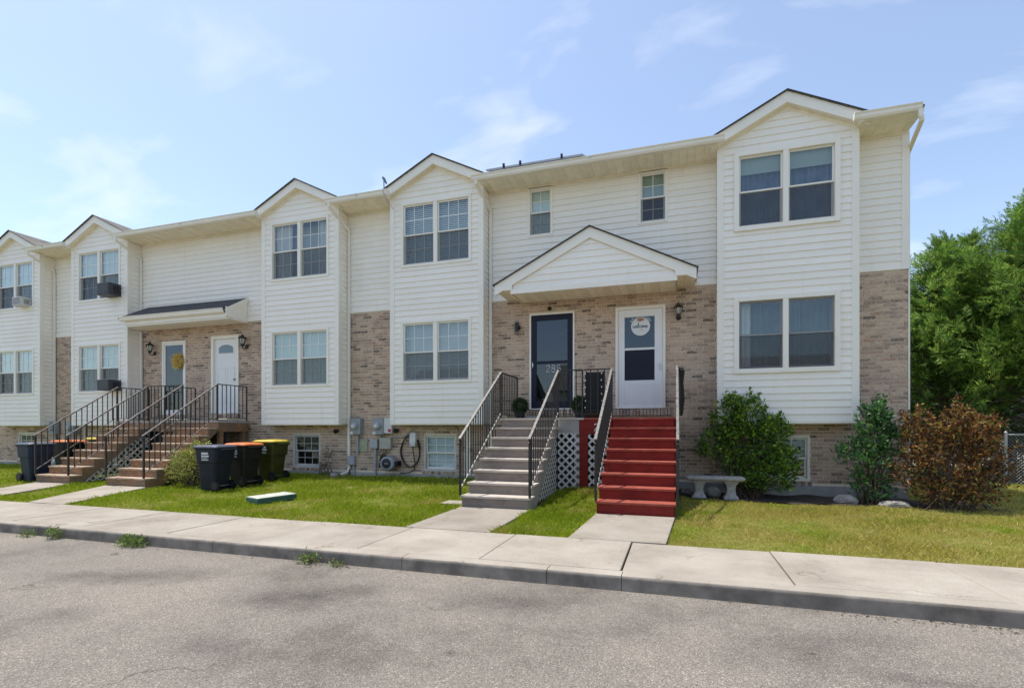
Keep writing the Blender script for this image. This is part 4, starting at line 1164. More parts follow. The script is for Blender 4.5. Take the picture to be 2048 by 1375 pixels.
# ---- downspouts
def downspout(par, pts, mat='gutter'):
    MB().tube(pts, 0, rect=(.062, .05)).build('downspout', mat, par, bevel=.006)
for h, zb in ((H2, .45), (H3, .30), (H5, .30)):
    x = h['b1']+.055
    pts = [(x-.10, Y_EAVE-.06, Z_SOF+.0), (x-.10, Y_EAVE-.06, Z_SOF-.07), (x, YW-.055, Z_SOF-.42), (x, YW-.045, Z_SOF-.55), (x, YW-.045, zb+.08)]
    if h is not H2: pts += [(x-.02, YW-.10, zb), (x-.06, YW-.26, zb-.04)]
    downspout(h['o'], pts)
x = H4['b1']+.055
downspout(H4['o'], [(x-.10, Y_EAVE-.06, Z_SOF), (x-.10, Y_EAVE-.06, Z_SOF-.07), (x, YW-.055, Z_SOF-.42), (x, YW-.045, Z_SOF-.55), (x, YW-.045, 4.36)])
downspout(H4['o'], [(x-.0, YW-.045, 4.05), (x, YW-.045, 1.6)])
downspout(H1['o'], [(3.765, Y_EAVE-.055, Z_SOF+.0), (3.775, Y_EAVE-.055, Z_SOF-.10), (3.80, Y_EAVE-.03, Z_SOF-.15), (3.90, YW+.16, Z_SOF-.30), (3.905, YW+.2, Z_SOF-.40), (3.905, YW+.2, .3)])
# solar panels
sp = thing('solar_array', 'dark solar panels with grey frame on the roof beyond the gutter', 'solar panel', (-2.8, 10.2, 6.74))
y0_, z0_ = 10.20, 6.85
for k in range(2):
    xa = -3.83+k*1.03; xb = xa+1.02; L1 = 1.7
    def pl(y, dz): return (y0_+y, z0_+PITCH*y+dz)
    fr = MB().prism([pl(0,0), pl(0,-.045), pl(.03,-.045), pl(.03,0)], 'x', xa, xb); fr.prism([pl(L1,0), pl(L1,-.045), pl(L1+.03,-.045), pl(L1+.03,0)], 'x', xa, xb)
    for xe in (xa, xb-.03): fr.prism([pl(.03,0), pl(.03,-.04), pl(L1,-.04), pl(L1,0)], 'x', xe, xe+.03)
    fr = fr.build('panel_frame', 'solar_frame', sp)
    MB().prism([pl(.03,-.004), pl(.03,-.03), pl(L1,-.03), pl(L1,-.004)], 'x', xa+.03, xb-.03).build('cell_sheet', 'solar_cell', fr)
for y in (.3, 1.35): MB().prism([(y0_+y, z0_+PITCH*y-.046), (y0_+y, z0_+PITCH*y-.10), (y0_+y+.04, z0_+PITCH*(y+.04)-.10), (y0_+y+.04, z0_+PITCH*(y+.04)-.046)], 'x', -3.9, -1.72).build('mount_rail', 'solar_frame', sp)
for x in (-3.75, -3.05, -2.0):
    for y in (.3, 1.35): MB().box(x, x+.05, y0_+y, y0_+y+.05, 6.55+PITCH*(y0_+y-Y_EAVE), z0_+PITCH*y-.08).build('mount_foot', 'solar_frame', sp)
for u in (1007, 1040, 1123):
    cx, cz = P(u, 331-(u-1040)*.16, y0_-.02); MB().box(cx-.022, cx+.022, y0_-.03, y0_+.02, z0_-.03, z0_+.06).build('clamp', 'clamp', sp, bevel=.008)
# small antenna on the gutter
ax, az = P(768, 388, 9.85)
an = thing('antenna', 'small blue-grey bracket antenna standing on the gutter', 'antenna', (ax, 9.85, 6.52))
MB().tube([(ax, 9.86, 6.50), (ax, 9.84, 6.83)], .012, 6).build('mast', 'dish_metal', an)
MB().prism([(ax-.03, 6.82), (ax+.05, 6.70), (ax+.07, 6.72), (ax+.02, 6.84), (ax-.02, 6.87)], 'y', 9.82, 9.87).build('head', 'dish_metal', an)
MB().tube([(ax, 9.80, 6.55), (ax+.03, 9.84, 6.40), (ax+.10, 10.2, 6.2), (ax+.17, 10.46, 6.02), (ax+.18, 10.47, 5.6)], .006, 5).build('lead', 'conduit', an)

# ------------------------------------------------------------------ porch roofs
pa = thing('porch_roof', 'white gabled porch roof over the navy and white doors', 'porch roof', (-1.54, 10.0, 4.0))
xc, hw, zt, yf = -1.535, 1.90, 5.14, 9.63
rake(pa, xc, hw, zt, .5, yf, th=.20, dep=.03, mat='trim')
roof_slab(pa, xc, hw, zt, .5, yf-.03, YW-.016, mat='shingle')
for sg in (-1, 1):
    e = hw+.035; p = [(xc, zt+.003), (xc+sg*e, zt+.003-.5*e), (xc+sg*e, zt+.022-.5*e), (xc, zt+.022)]
    MB().prism(p, 'y', yf-.04, yf-.0302).build('shingle_edge', 'roof_dark', pa)
    bx0, bx1 = sorted((xc+sg*hw, xc+sg*(hw-.36)))
    zt_o = zt-.5*hw-.19
    MB().prism([(xc+sg*hw, 4.075), (xc+sg*hw, zt-.5*hw-.005), (xc+sg*(hw-.36), zt-.5*(hw-.36)-.205), (xc+sg*(hw-.36), 4.075)], 'y', yf-.004, yf+.03).build('eave_box', 'trim', pa)
    soffit_run(pa, bx0, bx1, yf+.03, YW-.018, 4.09)
    MB().box(min(xc+sg*hw, xc+sg*(hw-.02)), max(xc+sg*hw, xc+sg*(hw-.02)), yf+.031, YW-.018, 4.095, zt-.5*hw-.01).build('side_fascia', 'trim', pa)
    ins = xc+sg*(hw-.33)
    MB().box(min(ins, ins+.01*sg), max(ins, ins+.01*sg), yf+.04, YW-.018, 4.0, 4.088).build('side_trim', 'soffit', pa)
MB().box(xc-hw+.33, xc+hw-.33, yf+.005, yf+.035, 3.995, 4.085).build('beam', 'trim', pa)
soffit_run(pa, xc-hw+.34, xc+hw-.34, yf+.036, YW-.018, 4.02)
z = 4.087; zc = zt-.20
while z < zc-.02:
    top = min(z+EXPO, zc+.1)
    poly = [(xc-1.54, z), (xc+1.54, z), (xc+1.54, top), (xc-1.54, top)]
    poly = clip_line(poly, .5, 1, zc+.5*xc+.02); poly = clip_line(poly, -.5, 1, zc-.5*xc+.02)
    if len(poly) > 2: board_poly(pa, poly, z, yf+.05)
    z += EXPO
MB().prism([(xc-1.54, 4.086), (xc+1.54, 4.086), (xc+1.54, 4.2), (xc, zc+.03), (xc-1.54, 4.2)], 'y', yf+.052, yf+.06).build('pediment_back', 'siding_shell', pa)
# shed canopy over the second pair of doors
pb = thing('door_canopy', 'low shed roof canopy with gutter above the two left doors', 'canopy', (-12.3, 10.0, 4.05))
sx0, sx1 = -14.10, -10.50
MB().prism([(9.80, 4.285), (YW-.016, 4.67), (YW-.016, 4.70), (9.78, 4.31)], 'x', sx0+.1, sx1).build('roof_slope', 'roof_dark', pb)
gutter(pb, sx0, sx1-.04, 9.86, 4.295, sc=1.05)
MB().box(sx0+.1, sx1, 9.861, 9.885, 4.09, 4.285).build('fascia', 'gutter', pb)
MB().box(sx0+.1, sx1, 9.886, YW-.016, 4.05, 4.088).build('soffit', 'gutter', pb)
MB().prism([(9.886, 4.09), (YW-.016, 4.09), (YW-.016, 4.66), (9.886, 4.31)], 'x', sx1-.02, sx1-.001).build('end_panel', 'siding', pb)
MB().prism([(9.84, 4.32), (YW-.016, 4.705), (YW-.016, 4.58), (9.84, 4.20)], 'x', sx1, sx1+.02).build('rake_board', 'trim', pb)
MB().box(sx1-.001, sx1+.022, 9.80, 10.0, 4.09, 4.33).build('eave_box', 'trim', pb)
for k in range(3): board_side(pb, sx1, 10.0+.0, YW-.02, 4.10+k*.11, 1, .105) if False else None

# ------------------------------------------------------------------ steps, landings, rails
BAL = None
def bal_me():
    global BAL
    if BAL is None:
        m_ = MB().box(-.0075, .0075, -.0075, .0075, 0, 1); BAL = bpy.data.meshes.new('baluster'); BAL.from_pydata(m_.v, [], m_.f); BAL.materials.append(MAT('black_iron'))
    return BAL
def bar(name, p, q, w, hh, mat, par): return MB().tube([p, q], 0, rect=(w, hh)).build(name, mat, par)
def stair_rail(par, x, ya, za, yb, zb, hgt=.87, cap='rail_cap', bot='rail_cap', step=.105, posts=True):
    """sloping rail over a flight: foot at (ya,za), head at (yb,zb)"""
    r = bar('handrail', (x, ya-.03, za+hgt), (x, yb+.02, zb+hgt+.01), .038, .024, cap, par)
    bar('bottom_rail', (x, ya, za+.10), (x, yb, zb+.10), .022, .014, bot, r)
    n = int((yb-ya)/step)
    for k in range(1, n):
        t = k/n; y = ya+(yb-ya)*t; z = za+(zb-za)*t
        inst('baluster', bal_me(), r, (x, y, z+.10), (1, 1, hgt-.105))
    if posts:
        MB().box(x-.016, x+.016, ya-.016, ya+.016, za-.0, za+hgt-.005).build('post', 'black_iron', r)
        MB().tube([(x, ya-.03, za+hgt-.01), (x, ya-.045, za+hgt-.05), (x, ya-.02, za+hgt-.09)], .012, 6).build('scroll', 'black_iron', r)
        MB().box(x-.016, x+.016, yb-.016, yb+.016, zb, zb+hgt).build('post', 'black_iron', r)
    return r
def flat_rail(par, p, q, z0, hgt=.87, step=.105, endpost=True, cap='black_iron'):
    p, q = Vector(p), Vector(q); d_ = (q-p); Ln = d_.length; d_.normalize()
    r = bar('handrail', (p.x, p.y, z0+hgt), (q.x, q.y, z0+hgt), .034, .02, cap, par)
    bar('bottom_rail', (p.x, p.y, z0+.07), (q.x, q.y, z0+.07), .02, .012, 'black_iron', r)
    n = max(2, int(Ln/step))
    for k in range(1, n):
        c = p+d_*Ln*k/n; inst('baluster', bal_me(), r, (c.x, c.y, z0+.07), (1, 1, hgt-.075))
    if endpost: MB().box(q.x-.013, q.x+.013, q.y-.013, q.y+.013, z0, z0+hgt-.003).build('post', 'black_iron', r)
    return r
NR = 8
def flight(par, x0, x1, ya, yl, zg, zl, rm, tm, side, tk=.035, nose=.02, wear=False):
    rise = (zl-zg)/NR; run = (yl-ya)/(NR-1)
    for k in range(NR):
        y = ya+k*run; z = zg+k*rise
        e = .02 if not wear else 0
        MB().box(x0+.012, x1-.012, y, y+.02, z-(.03 if k == 0 else 0)+.001, z+rise-tk-.001).build('riser', rm, par)
        if k < NR-1:
            MB().box(x0-e+random.uniform(0, .008), x1+e-random.uniform(0, .008), y-nose, y+run+.012, z+rise-tk, z+rise).build('tread', tm, par, bevel=.006)
    for x in (x0+.0, x1-.03):
        pts = [(ya+.022, zg-.03)]
        for k in range(NR-1):
            pts += [(ya+.022+k*run, zg+(k+1)*rise-tk-.002), (ya+.020+(k+1)*run, zg+(k+1)*rise-tk-.002)]
        pts += [(yl+.02, zl-tk-.01), (yl+.02, zl-.24)]
        lo = [(ya+.022+run*1.3, zg-.03)]
        MB().prism([(p, q) for p, q in pts + lo], 'x', x+.0, x+.03 if x == x0 else x+.03).build('stringer', side, par)
def lattice(par, origin, udir, W, H, mat, clip=None, pitch=.105, wid=.036, y_off=.004):
    """diagonal lattice panel in the plane (udir, z); each strip a piece; clip(u,v)-> list of half planes (nx,nz,d)"""
    U = Vector(udir).normalized(); Nn = U.cross(Vector((0, 0, 1)))
    O = Vector(origin); root = None
    for sgn, off in ((1, 0), (-1, y_off)):
        s2 = pitch*math.sqrt(2)
        n0, n1 = (int(-H/s2)-1, int(W/s2)+1) if sgn == 1 else (0, int((W+H)/s2)+1)
        for k in range(n0, n1+1):
            c = k*s2; hw_ = wid*math.sqrt(2)/2
            if sgn == 1: poly = [(c-hw_, 0), (c+hw_, 0), (c+hw_+H, H), (c-hw_+H, H)]
            else: poly = [(c-hw_, 0), (c+hw_, 0), (c+hw_-H, H), (c-hw_-H, H)]
            for (a_, b_, d_) in [(-1, 0, 0), (1, 0, W)] + (clip or []): 
                poly = clip_line(poly, a_, b_, d_)
                if len(poly) < 3: break
            if len(poly) < 3: continue
            n = len(poly); m_ = MB()
            A = [O+U*p+Vector((0, 0, q))+Nn*off for p, q in poly]; B = [v-Nn*y_off*.95 for v in A]
            m_.add(A+B, [tuple(range(n)), tuple(range(2*n-1, n-1, -1))] + [(i, n+i, n+(i+1) % n, (i+1) % n) for i in range(n)])
            m_.build('lattice_strip', mat, par)
ZL = 1.53
# grey steps
gs = thing('front_steps', 'grey painted wooden steps leading to the navy door', 'steps', (-2.6, 7.3, ZS))
GX0, GX1 = -3.16, -2.06; YA, YL = 7.32, 9.22
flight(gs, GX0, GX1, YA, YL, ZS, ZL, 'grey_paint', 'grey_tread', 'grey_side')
MB().box(GX0-.02, -1.575, YL-.02, YW-.07, ZL-.035, ZL).build('landing_deck', 'grey_tread', gs)
MB().box(GX1+.005, -1.66, YL-.002, YL+.02, ZL-.27, ZL-.036).build('fascia_board', 'grey_side', gs)
MB().box(GX0-.0, GX0+.03, YL+.03, YW-.08, ZL-.25, ZL-.036).build('fascia_board', 'grey_side', gs)
MB().box(GX0-.02, GX0+.45, YW-.30, YW-.13, ZL, ZL+.065).build('threshold_block', 'foundation', gs, bevel=.01)
for x, y in ((GX0+.06, YL+.06), (GX0+.06, 10.2), (-1.72, YL+.1), (-1.72, 10.2)): MB().box(x-.045, x+.045, y-.045, y+.045, .1, ZL-.036).build('post', 'grey_side', gs)
lp = MB().box(GX1, -1.66, YL+.006, YL+.018, 1.245, 1.262).build('lattice_frame', 'lattice', gs)
lattice(gs, (GX1+.0, YL+.012, .16), (1, 0, 0), .40, 1.09, 'lattice', clip=[(0, -1, 0), (0, 1, 1.09)])
rr = (ZL-ZS)/NR; rn = (YL-YA)/(NR-1)
# side lattice below the right stringer
lattice(gs, (GX1-.02, YA+.40, .16), (0, 1, 0), YL-YA-.40, 1.2, 'lattice', clip=[(0, -1, 0), (-(ZL-ZS)/(YL-YA), 1, .02)])
MB().box(GX0+.05, -1.62, YL+.30, YL+.31, .1, ZL-.05).build('shade_sheet', 'room_dark', gs)  # near-black sheet behind the lattice, standing in for shade under the landing
stair_rail(gs, GX0-.005, YA-.03, ZS+.18, YL, ZL)
stair_rail(gs, GX1+.01, YA-.03, ZS+.18, YL, ZL)
flat_rail(gs, (GX0-.005, YL, 0), (GX0-.005, 10.30, 0), ZL)
flat_rail(gs, (GX1+.01, YL, 0), (-1.60, YL, 0), ZL)
# lower iron gate rail beside the grey steps
flat_rail(gs, (GX0-.02, YL+.1, 0), (GX0-.42, YL+.35, 0), .35, hgt=1.05, step=.09)
# red steps
rs = thing('front_steps', 'red painted wooden steps leading to the white door', 'steps', (-.55, 7.3, ZS))
RX0, RX1 = -1.07, .0
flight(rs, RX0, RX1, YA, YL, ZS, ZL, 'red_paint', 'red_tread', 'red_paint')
MB().box(-1.572, RX1+.08, YL-.02, YW-.07, ZL-.035, ZL).build('landing_deck', 'red_tread', rs)
MB().box(-1.655, RX0-.005, YL-.008, YL+.014, ZL-.29, ZL-.036).build('fascia_board', 'red_paint', rs)
MB().box(-1.655, -1.50, YL-.0, YL+.02, .12, ZL-.291).build('post_board', 'red_paint', rs)
MB().box(RX1+.02, RX1+.05, YL+.03, YW-.08, ZL-.25, ZL-.036).build('fascia_board', 'red_paint', rs)
for x, y in ((RX1-.03, YL+.1), (RX1-.03, 10.2), (-1.42, 10.2)): MB().box(x-.045, x+.045, y-.045, y+.045, .1, ZL-.036).build('post', 'red_paint', rs)
lattice(rs, (-1.495, YL+.012, .16), (1, 0, 0), .42, 1.07, 'lattice', clip=[(0, -1, 0), (0, 1, 1.07)])
MB().box(-1.60, RX1-.05, YL+.30, YL+.31, .1, ZL-.05).build('shade_sheet', 'room_dark', rs)  # dark sheet that paints the shade beneath the red landing
stair_rail(rs, RX0-.005, YA-.03, ZS+.18, YL, ZL)
stair_rail(rs, RX1+.035, YA-.03, ZS+.18, YL, ZL)
flat_rail(rs, (-1.575, YL, 0), (RX0-.005, YL, 0), ZL, endpost=False)
fr_ = flat_rail(rs, (RX1+.055, YL, 0), (RX1+.055, 10.32, 0), ZL)
MB().loft([rring(RX1+.105, (YL+10.3)/2, .05, 1.0, .02, ZL+.05), rring(RX1+.115, (YL+10.3)/2, .09, 1.04, .03, ZL+.3), rring(RX1+.105, (YL+10.3)/2, .07, 1.02, .03, ZL+.6), rring(RX1+.11, (YL+10.3)/2, .10, 1.04, .03, ZL+.8), rring(RX1+.105, (YL+10.3)/2, .05, 1.0, .02, ZL+.86)]).build('screen_panel', 'black_fabric', fr_)
nx_, nz_ = P(1188, 861, YL-.02)
strokes('house_number', [G2], nx_, nz_, YL-.014, .125, .1, .009, 'digit_white', rs)
# landing clutter: dark screen with string lights, planters, bush
scx0, _ = P(1172, 745, YL+.25); scx1, _ = P(1203, 745, YL+.25)
scr = thing('privacy_screen', 'black fabric screen with string lights behind the landing rail', 'screen', ((scx0+scx1)/2, YL+.2, ZL))
MB().box(scx0, scx1+.06, YL+.17, YL+.19, ZL+.02, ZL+.84).build('cloth', 'black_fabric', scr)
for x in (scx0+.01, scx1+.05): MB().box(x-.012, x+.012, YL+.195, YL+.22, ZL, ZL+.86).build('stake', 'black_iron', scr)
for k in range(7):
    for x in (scx0+.0, scx1+.02):
        MB().lathe([(.002, -.012), (.010, -.004), (.010, .006), (.003, .014)], x+random.uniform(-.01, .01), YL+.155, 8).rot(Matrix.Translation((0, 0, ZL+.06+k*.125))).build('bulb', 'white_plastic', scr)
MB().tube([(scx0, YL+.16, ZL+.03+k*.06) if k < 14 else None for k in range(14)], .003, 5).build('wire', 'cable', scr)
# leaf scatter tools (numpy)
def leaf_cloud(tips, dirs, per, size, spread, outward=.6, aspect=.5, droop=0.0):
    """tips (n,3): leaf clusters; returns V,F of folded diamond leaves"""
    n = len(tips)*per
    T = np.repeat(tips, per, 0); Dn = np.repeat(dirs, per, 0)
    c = T + RNG.normal(0, spread, (n, 3))
    d = Dn*outward + RNG.normal(0, .6, (n, 3)); d[:, 2] -= droop; d /= np.linalg.norm(d, axis=1)[:, None]
    r_ = RNG.normal(0, 1, (n, 3)); s = np.cross(d, r_); s /= np.linalg.norm(s, axis=1)[:, None]
    up = np.cross(s, d)
    L_ = size*RNG.uniform(.65, 1.3, n)[:, None]; Wd = L_*aspect
    V = np.empty((n, 4, 3))
    V[:, 0] = c; V[:, 1] = c+d*L_*.5+s*Wd*.5+up*L_*.08; V[:, 2] = c+d*L_; V[:, 3] = c+d*L_*.5-s*Wd*.5+up*L_*.08
    b = np.arange(n)*4
    return V.reshape(-1, 3), np.concatenate([np.stack([b, b+1, b+2], 1), np.stack([b, b+2, b+3], 1)])
def sphere_dirs(n, zmin=-1):
    d = RNG.normal(0, 1, (n*3, 3)); d /= np.linalg.norm(d, axis=1)[:, None]; d = d[d[:, 2] > zmin][:n]; return d
def shrub(name, label, cat, base, lobes, nt, per, size, mat, stems=7, spread=.05, stem_mat='dead_twig', outward=.7, aspect=.5, group=None, parent=None, h=1.0, stem_r=.009, stem_w=.10, shoots=0, sl=(.12,.3)):
    """lobes: list of (dx,dy,z,rx,ry,rz) ellipsoids relative to base"""
    t = thing(name, label, cat, base, group) if parent is None else parent
    tips, dirs = [], []
    vol = np.array([l[3]*l[4]*l[5] for l in lobes])**.67; vol /= vol.sum()
    for l, w in zip(lobes, vol):
        k = max(4, int(nt*w)); d = sphere_dirs(k, -.75)
        rad = RNG.uniform(.45, 1.0, len(d))**.6
        bump = 1+.13*np.sin(d[:, 0]*7+l[0]*9)*np.sin(d[:, 2]*8+l[1]*5)
        p = np.array([base[0]+l[0], base[1]+l[1], base[2]+l[2]]) + d*np.array(l[3:6])*(rad*bump)[:, None]
        tips.append(p); dirs.append(d)
    tips, dirs = np.concatenate(tips), np.concatenate(dirs)
    ok = tips[:, 2] > base[2]+.008; tips, dirs = tips[ok], dirs[ok]
    dirs = dirs*.8+np.array([0, 0, .35])
    if shoots:
        out = np.argsort(-(tips[:, 2]+RNG.normal(0, .35, len(tips))+.3*np.hypot(tips[:, 0]-base[0], tips[:, 1]-base[1])))[:shoots]
        et, ed = [], []
        for i_ in out:
            dd = dirs[i_]*.6+np.array([0, 0, .6])+RNG.normal(0, .25, 3); dd /= np.linalg.norm(dd); L0 = RNG.uniform(*sl)
            for q in np.linspace(.15, 1, max(4, int(L0/.035))): et.append(tips[i_]+dd*L0*q); ed.append(dd*.7)
        V2, F2 = leaf_cloud(np.array(et), np.array(ed), 4, size*.95, .018, .55, aspect)
    V, F = leaf_cloud(tips, dirs, per, size, spread, outward, aspect)
    if shoots: F = np.concatenate([F, F2+len(V)]); V = np.concatenate([V, V2])
    np_mesh('foliage', V, F, mat, t)
    mb = MB(); idx = RNG.choice(len(tips), min(stems*7, len(tips)), replace=False)
    for q, i in enumerate(idx):
        a0 = Vector((base[0]+random.gauss(0, stem_w), base[1]+random.gauss(0, stem_w*.7), base[2]-.02)); e = Vector(tips[i]); mid = a0.lerp(e, .5)+Vector((random.gauss(0, .04), random.gauss(0, .04), .06))
        mb.tube([a0, mid, e], [stem_r, stem_r*.7, stem_r*.25], 5)
    mb.build('stem', stem_mat, t)
    return t
def potted(label, x, y, z, r, group):
    t = thing('potted_bush', label, 'plant', (x, y, z), group)
    MB().lathe([(r*.55, 0), (r*.72, r*1.0), (r*.80, r*1.0), (r*.80, r*1.08), (r*.70, r*1.08), (r*.66, r*.9), (.01, r*.9)], x, y, 18).rot(Matrix.Translation((0, 0, z))).build('pot', 'pot_black', t)
    d = sphere_dirs(900); V, F = leaf_cloud(np.array([x, y, z+r*1.75])+d*r*RNG.uniform(.8, 1.0, len(d))[:, None], d, 4, .030, .014, .6, .55)
    np_mesh('foliage', V, F, 'leaf_box', t)
    MB().tube([(x, y, z+r*.88), (x, y, z+r*1.7)], .014, 6).build('stem', 'bark', t)
px_, _ = P(1041, 815, 10.2); potted('clipped round bush in a black pot left of the navy door', px_, 10.16, ZL+.0, .155, 'potted round bushes')
px_, _ = P(1158, 815, 9.8); potted('clipped round bush in a black pot behind the landing rail', px_, 9.85, ZL, .15, 'potted round bushes')
pl_ = thing('planter_trough', 'long black planter trough under the dark screen', 'planter', (-1.45, YL+.1, ZL))
MB().loft([[(-1.66+a_, YL+.08+b_, ZL+.001) for a_, b_ in ((.03,.02),(.45,.02),(.45,.13),(.03,.13))], [(-1.66+a_, YL+.06+b_, ZL+.13) for a_, b_ in ((0,0),(.50,0),(.50,.17),(0,.17))]]).build('trough', 'pot_black', pl_)
MB().box(-1.67, -1.15, YL+.05, YL+.24, ZL+.13, ZL+.145).build('rim', 'pot_black', pl_)

# brown worn steps
for sx, lab, wid in ((-11.0, 'worn brown wooden steps next to the three bins with iron rails', 1.14), (-13.25, 'worn brown wooden steps at the oval-light door, left flight', 1.12)):
    st = thing('front_steps', lab, 'steps', (sx, 7.75, ZS))
    a, b = sx-wid/2, sx+wid/2; ya, yl = 7.76, 9.52
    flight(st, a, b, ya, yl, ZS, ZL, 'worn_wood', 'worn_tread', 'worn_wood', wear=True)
    lx0, lx1 = (sx-.95, b+.03) if sx > -12 else (a-.03, sx+.95)
    mid = -12.12
    if sx > -12: lx0 = mid+.004
    else: lx1 = mid-.004
    MB().box(lx0, lx1, yl-.02, YW-.07, ZL-.05, ZL).build('landing_deck', 'foundation', st)
    MB().box(lx0, lx1, yl-.004, yl+.03, ZL-.26, ZL-.051).build('fascia_board', 'worn_wood', st)
    for x in (lx0+.06, lx1-.07): MB().box(x-.05, x+.05, yl+.05, yl+.15, .1, ZL-.05).build('post', 'worn_wood', st)
    if sx > -12:
        MB().box(lx1-.03, lx1-.002, yl+.031, YW-.08, ZL-.27, ZL-.051).build('fascia_board', 'worn_wood', st)
        MB().box(lx1-.12, lx1-.02, YW-.25, YW-.15, .1, ZL-.052).build('post', 'worn_wood', st)
        lattice(st, (a-.012, ya+.30, .13), (0, 1, 0), yl-ya-.32, 1.2, 'lattice_dirty', clip=[(0, -1, 0), (-(ZL-ZS)/(yl-ya), 1, .03), ((ZL-ZS)/(yl-ya), -1, .55)], pitch=.11)
    else:
        lattice(st, (b+.02, ya+.30, .13), (0, 1, 0), yl-ya-.32, 1.2, 'lattice_dirty', clip=[(0, -1, 0), (-(ZL-ZS)/(yl-ya), 1, .03)], pitch=.11)
    MB().box(lx0+.03, lx1-.03, yl+.25, yl+.26, .1, ZL-.06).build('shade_sheet', 'room_dark', st)  # shade below the deck, painted as a near-black sheet
    stair_rail(st, a+.02, ya-.02, ZS+.18, yl, ZL, cap='rusty_rail', bot='rusty_rail', step=.115)
    stair_rail(st, b-.02, ya-.02, ZS+.18, yl, ZL, cap='rusty_rail', bot='rusty_rail', step=.115)
    if sx > -12:
        flat_rail(st, (b-.0, yl, 0), (b-.0, YW-.12, 0), ZL, step=.115)
        flat_rail(st, (lx0, yl, 0), (a+.02, yl, 0), ZL, step=.115, endpost=False)
    else:
        flat_rail(st, (a+.0, yl, 0), (a+.0, YW-.12, 0), ZL, step=.115)
        flat_rail(st, (b-.02, yl, 0), (lx1, yl, 0), ZL, step=.115)
        flat_rail(st, (lx1-.02, yl, 0), (lx1-.02, YW-.12, 0), ZL, step=.115)

# ------------------------------------------------------------------ lamps
def lantern(label, x, z, y=YW, s=1.0):
    t = thing('wall_lantern', label, 'lamp', (x, y-.12*s, z), 'black lanterns by the doors')
    MB().lathe([(.045*s, 0), (.05*s, .012), (.03*s, .03)], 0, 0, 14).rot(Matrix.Translation((x, y-.002, z-.10*s)) @ Matrix.Rotation(R(90), 4, 'X')).build('back_plate', 'black_iron', t)
    MB().tube([(x, y-.02, z-.10*s), (x, y-.07*s, z-.16*s), (x, y-.13*s, z-.13*s), (x, y-.13*s, z-.10*s)], .011*s, 8).build('arm', 'black_iron', t)
    cy = y-.13*s
    MB().lathe([(.035*s, -.10*s), (.04*s, -.09*s), (.04*s, -.06*s), (.045*s, -.05*s)], x, cy, 8).rot(Matrix.Translation((0, 0, z))).build('base_cup', 'black_iron', t)
    MB().lathe([(.04*s, -.05*s), (.066*s, .07*s)], x, cy, 6).rot(Matrix.Translation((0, 0, z))).build('glass', 'lamp_glass', t)
    for k in range(6):
        tt = 2*math.pi*k/6; c_, s_ = math.cos(tt), math.sin(tt)
        MB().tube([(x+.043*s*c_, cy+.043*s*s_, z-.05*s), (x+.07*s*c_, cy+.07*s*s_, z+.07*s)], .005*s, 5).build('cage_bar', 'black_iron', t)
    MB().lathe([(.085*s, .065*s), (.095*s, .075*s), (.06*s, .11*s), (.03*s, .125*s), (.03*s, .14*s), (.012*s, .15*s), (.008*s, .175*s)], x, cy, 12).rot(Matrix.Translation((0, 0, z))).build('cap', 'black_iron', t)
    MB().lathe([(.004*s, -.15*s), (.012*s, -.13*s), (.015*s, -.10*s)], x, cy, 8).rot(Matrix.Translation((0, 0, z))).build('finial', 'black_iron', t)
lx, lz = P(1357, 622, YW-.13); lantern('black lantern on brick right of the white door', lx, lz)
lx, lz = P(301, 697, YW-.13); lantern('black lantern left of the oval-light door', lx, lz, s=1.15)
lx, lz = P(486, 683, YW-.13); lantern('black lantern right of the fan-light door', lx, lz, s=1.15)
lx, lz = P(1034, 655, YW-.05)
t = thing('wall_lamp', 'modern black cylinder wall lamp left of the navy door', 'lamp', (lx, YW-.06, lz))
for z0, z1, r_ in ((lz-.13, lz+.13, .042),): MB().lathe([(r_, z0), (r_, z1)], lx, YW-.075, 20).build('tube', 'black_iron', t, smooth=False)
for z in (lz-.12, lz+.105): MB().lathe([(.0435, z), (.0435, z+.008)], lx, YW-.075, 20).build('band', 'steel', t)
MB().lathe([(.05, 0), (.05, .03)], 0, 0, 16).rot(Matrix.Translation((lx+.02, YW-.002, lz)) @ Matrix.Rotation(R(90), 4, 'X')).build('back_plate', 'black_iron', t)
lx, lz = P(1099, 617, YW-.05)
t = thing('security_sensor', 'small dark sensor on brick above the navy door', 'sensor', (lx, YW-.04, lz))
MB().lathe([(.03, -.03), (.045, -.01), (.045, .02), (.02, .04)], lx, YW-.05, 12).rot(Matrix.Translation((0, 0, lz))).build('head', 'black_plastic', t, smooth=True)
MB().box(lx-.02, lx+.02, YW-.03, YW-.002, lz-.02, lz+.02).build('bracket', 'black_plastic', t)

# ------------------------------------------------------------------ window air conditioners
def ac(label, x0, x1, z0, z1, y, dep, mat, grille, group='window air conditioners'):
    t = thing('window_air_conditioner', label, 'air conditioner', ((x0+x1)/2, y-dep/2, z0), group)
    MB().box(x0, x1, y-dep, y+.05, z0, z1).build('cabinet', mat, t, bevel=.008)
    MB().box(x0+.03, x1-.03, y-dep-.004, y-dep-.0005, z0+.03, z1-.03).build('coil', grille, t)
    n = 9
    for k in range(n):
        z = z0+.04+(z1-z0-.08)*k/(n-1); MB().box(x0+.025, x1-.025, y-dep-.012, y-dep-.0045, z-.004, z+.004).build('louver', mat, t)
    for k in range(5):
        yy = y-dep*.25-dep*.1*k; MB().box(x1+.0005, x1+.004, yy, yy+dep*.05, z0+.06, z1-.06).build('side_vent', 'ac_grey' if mat == 'ac_white' else 'black_plastic', t)
ac('black air conditioner in the upper window of the fourth house', -14.95, -14.50, WHI[0]+.04, WHI[0]+.37, YB, .34, 'ac_dark', 'ac_fin')
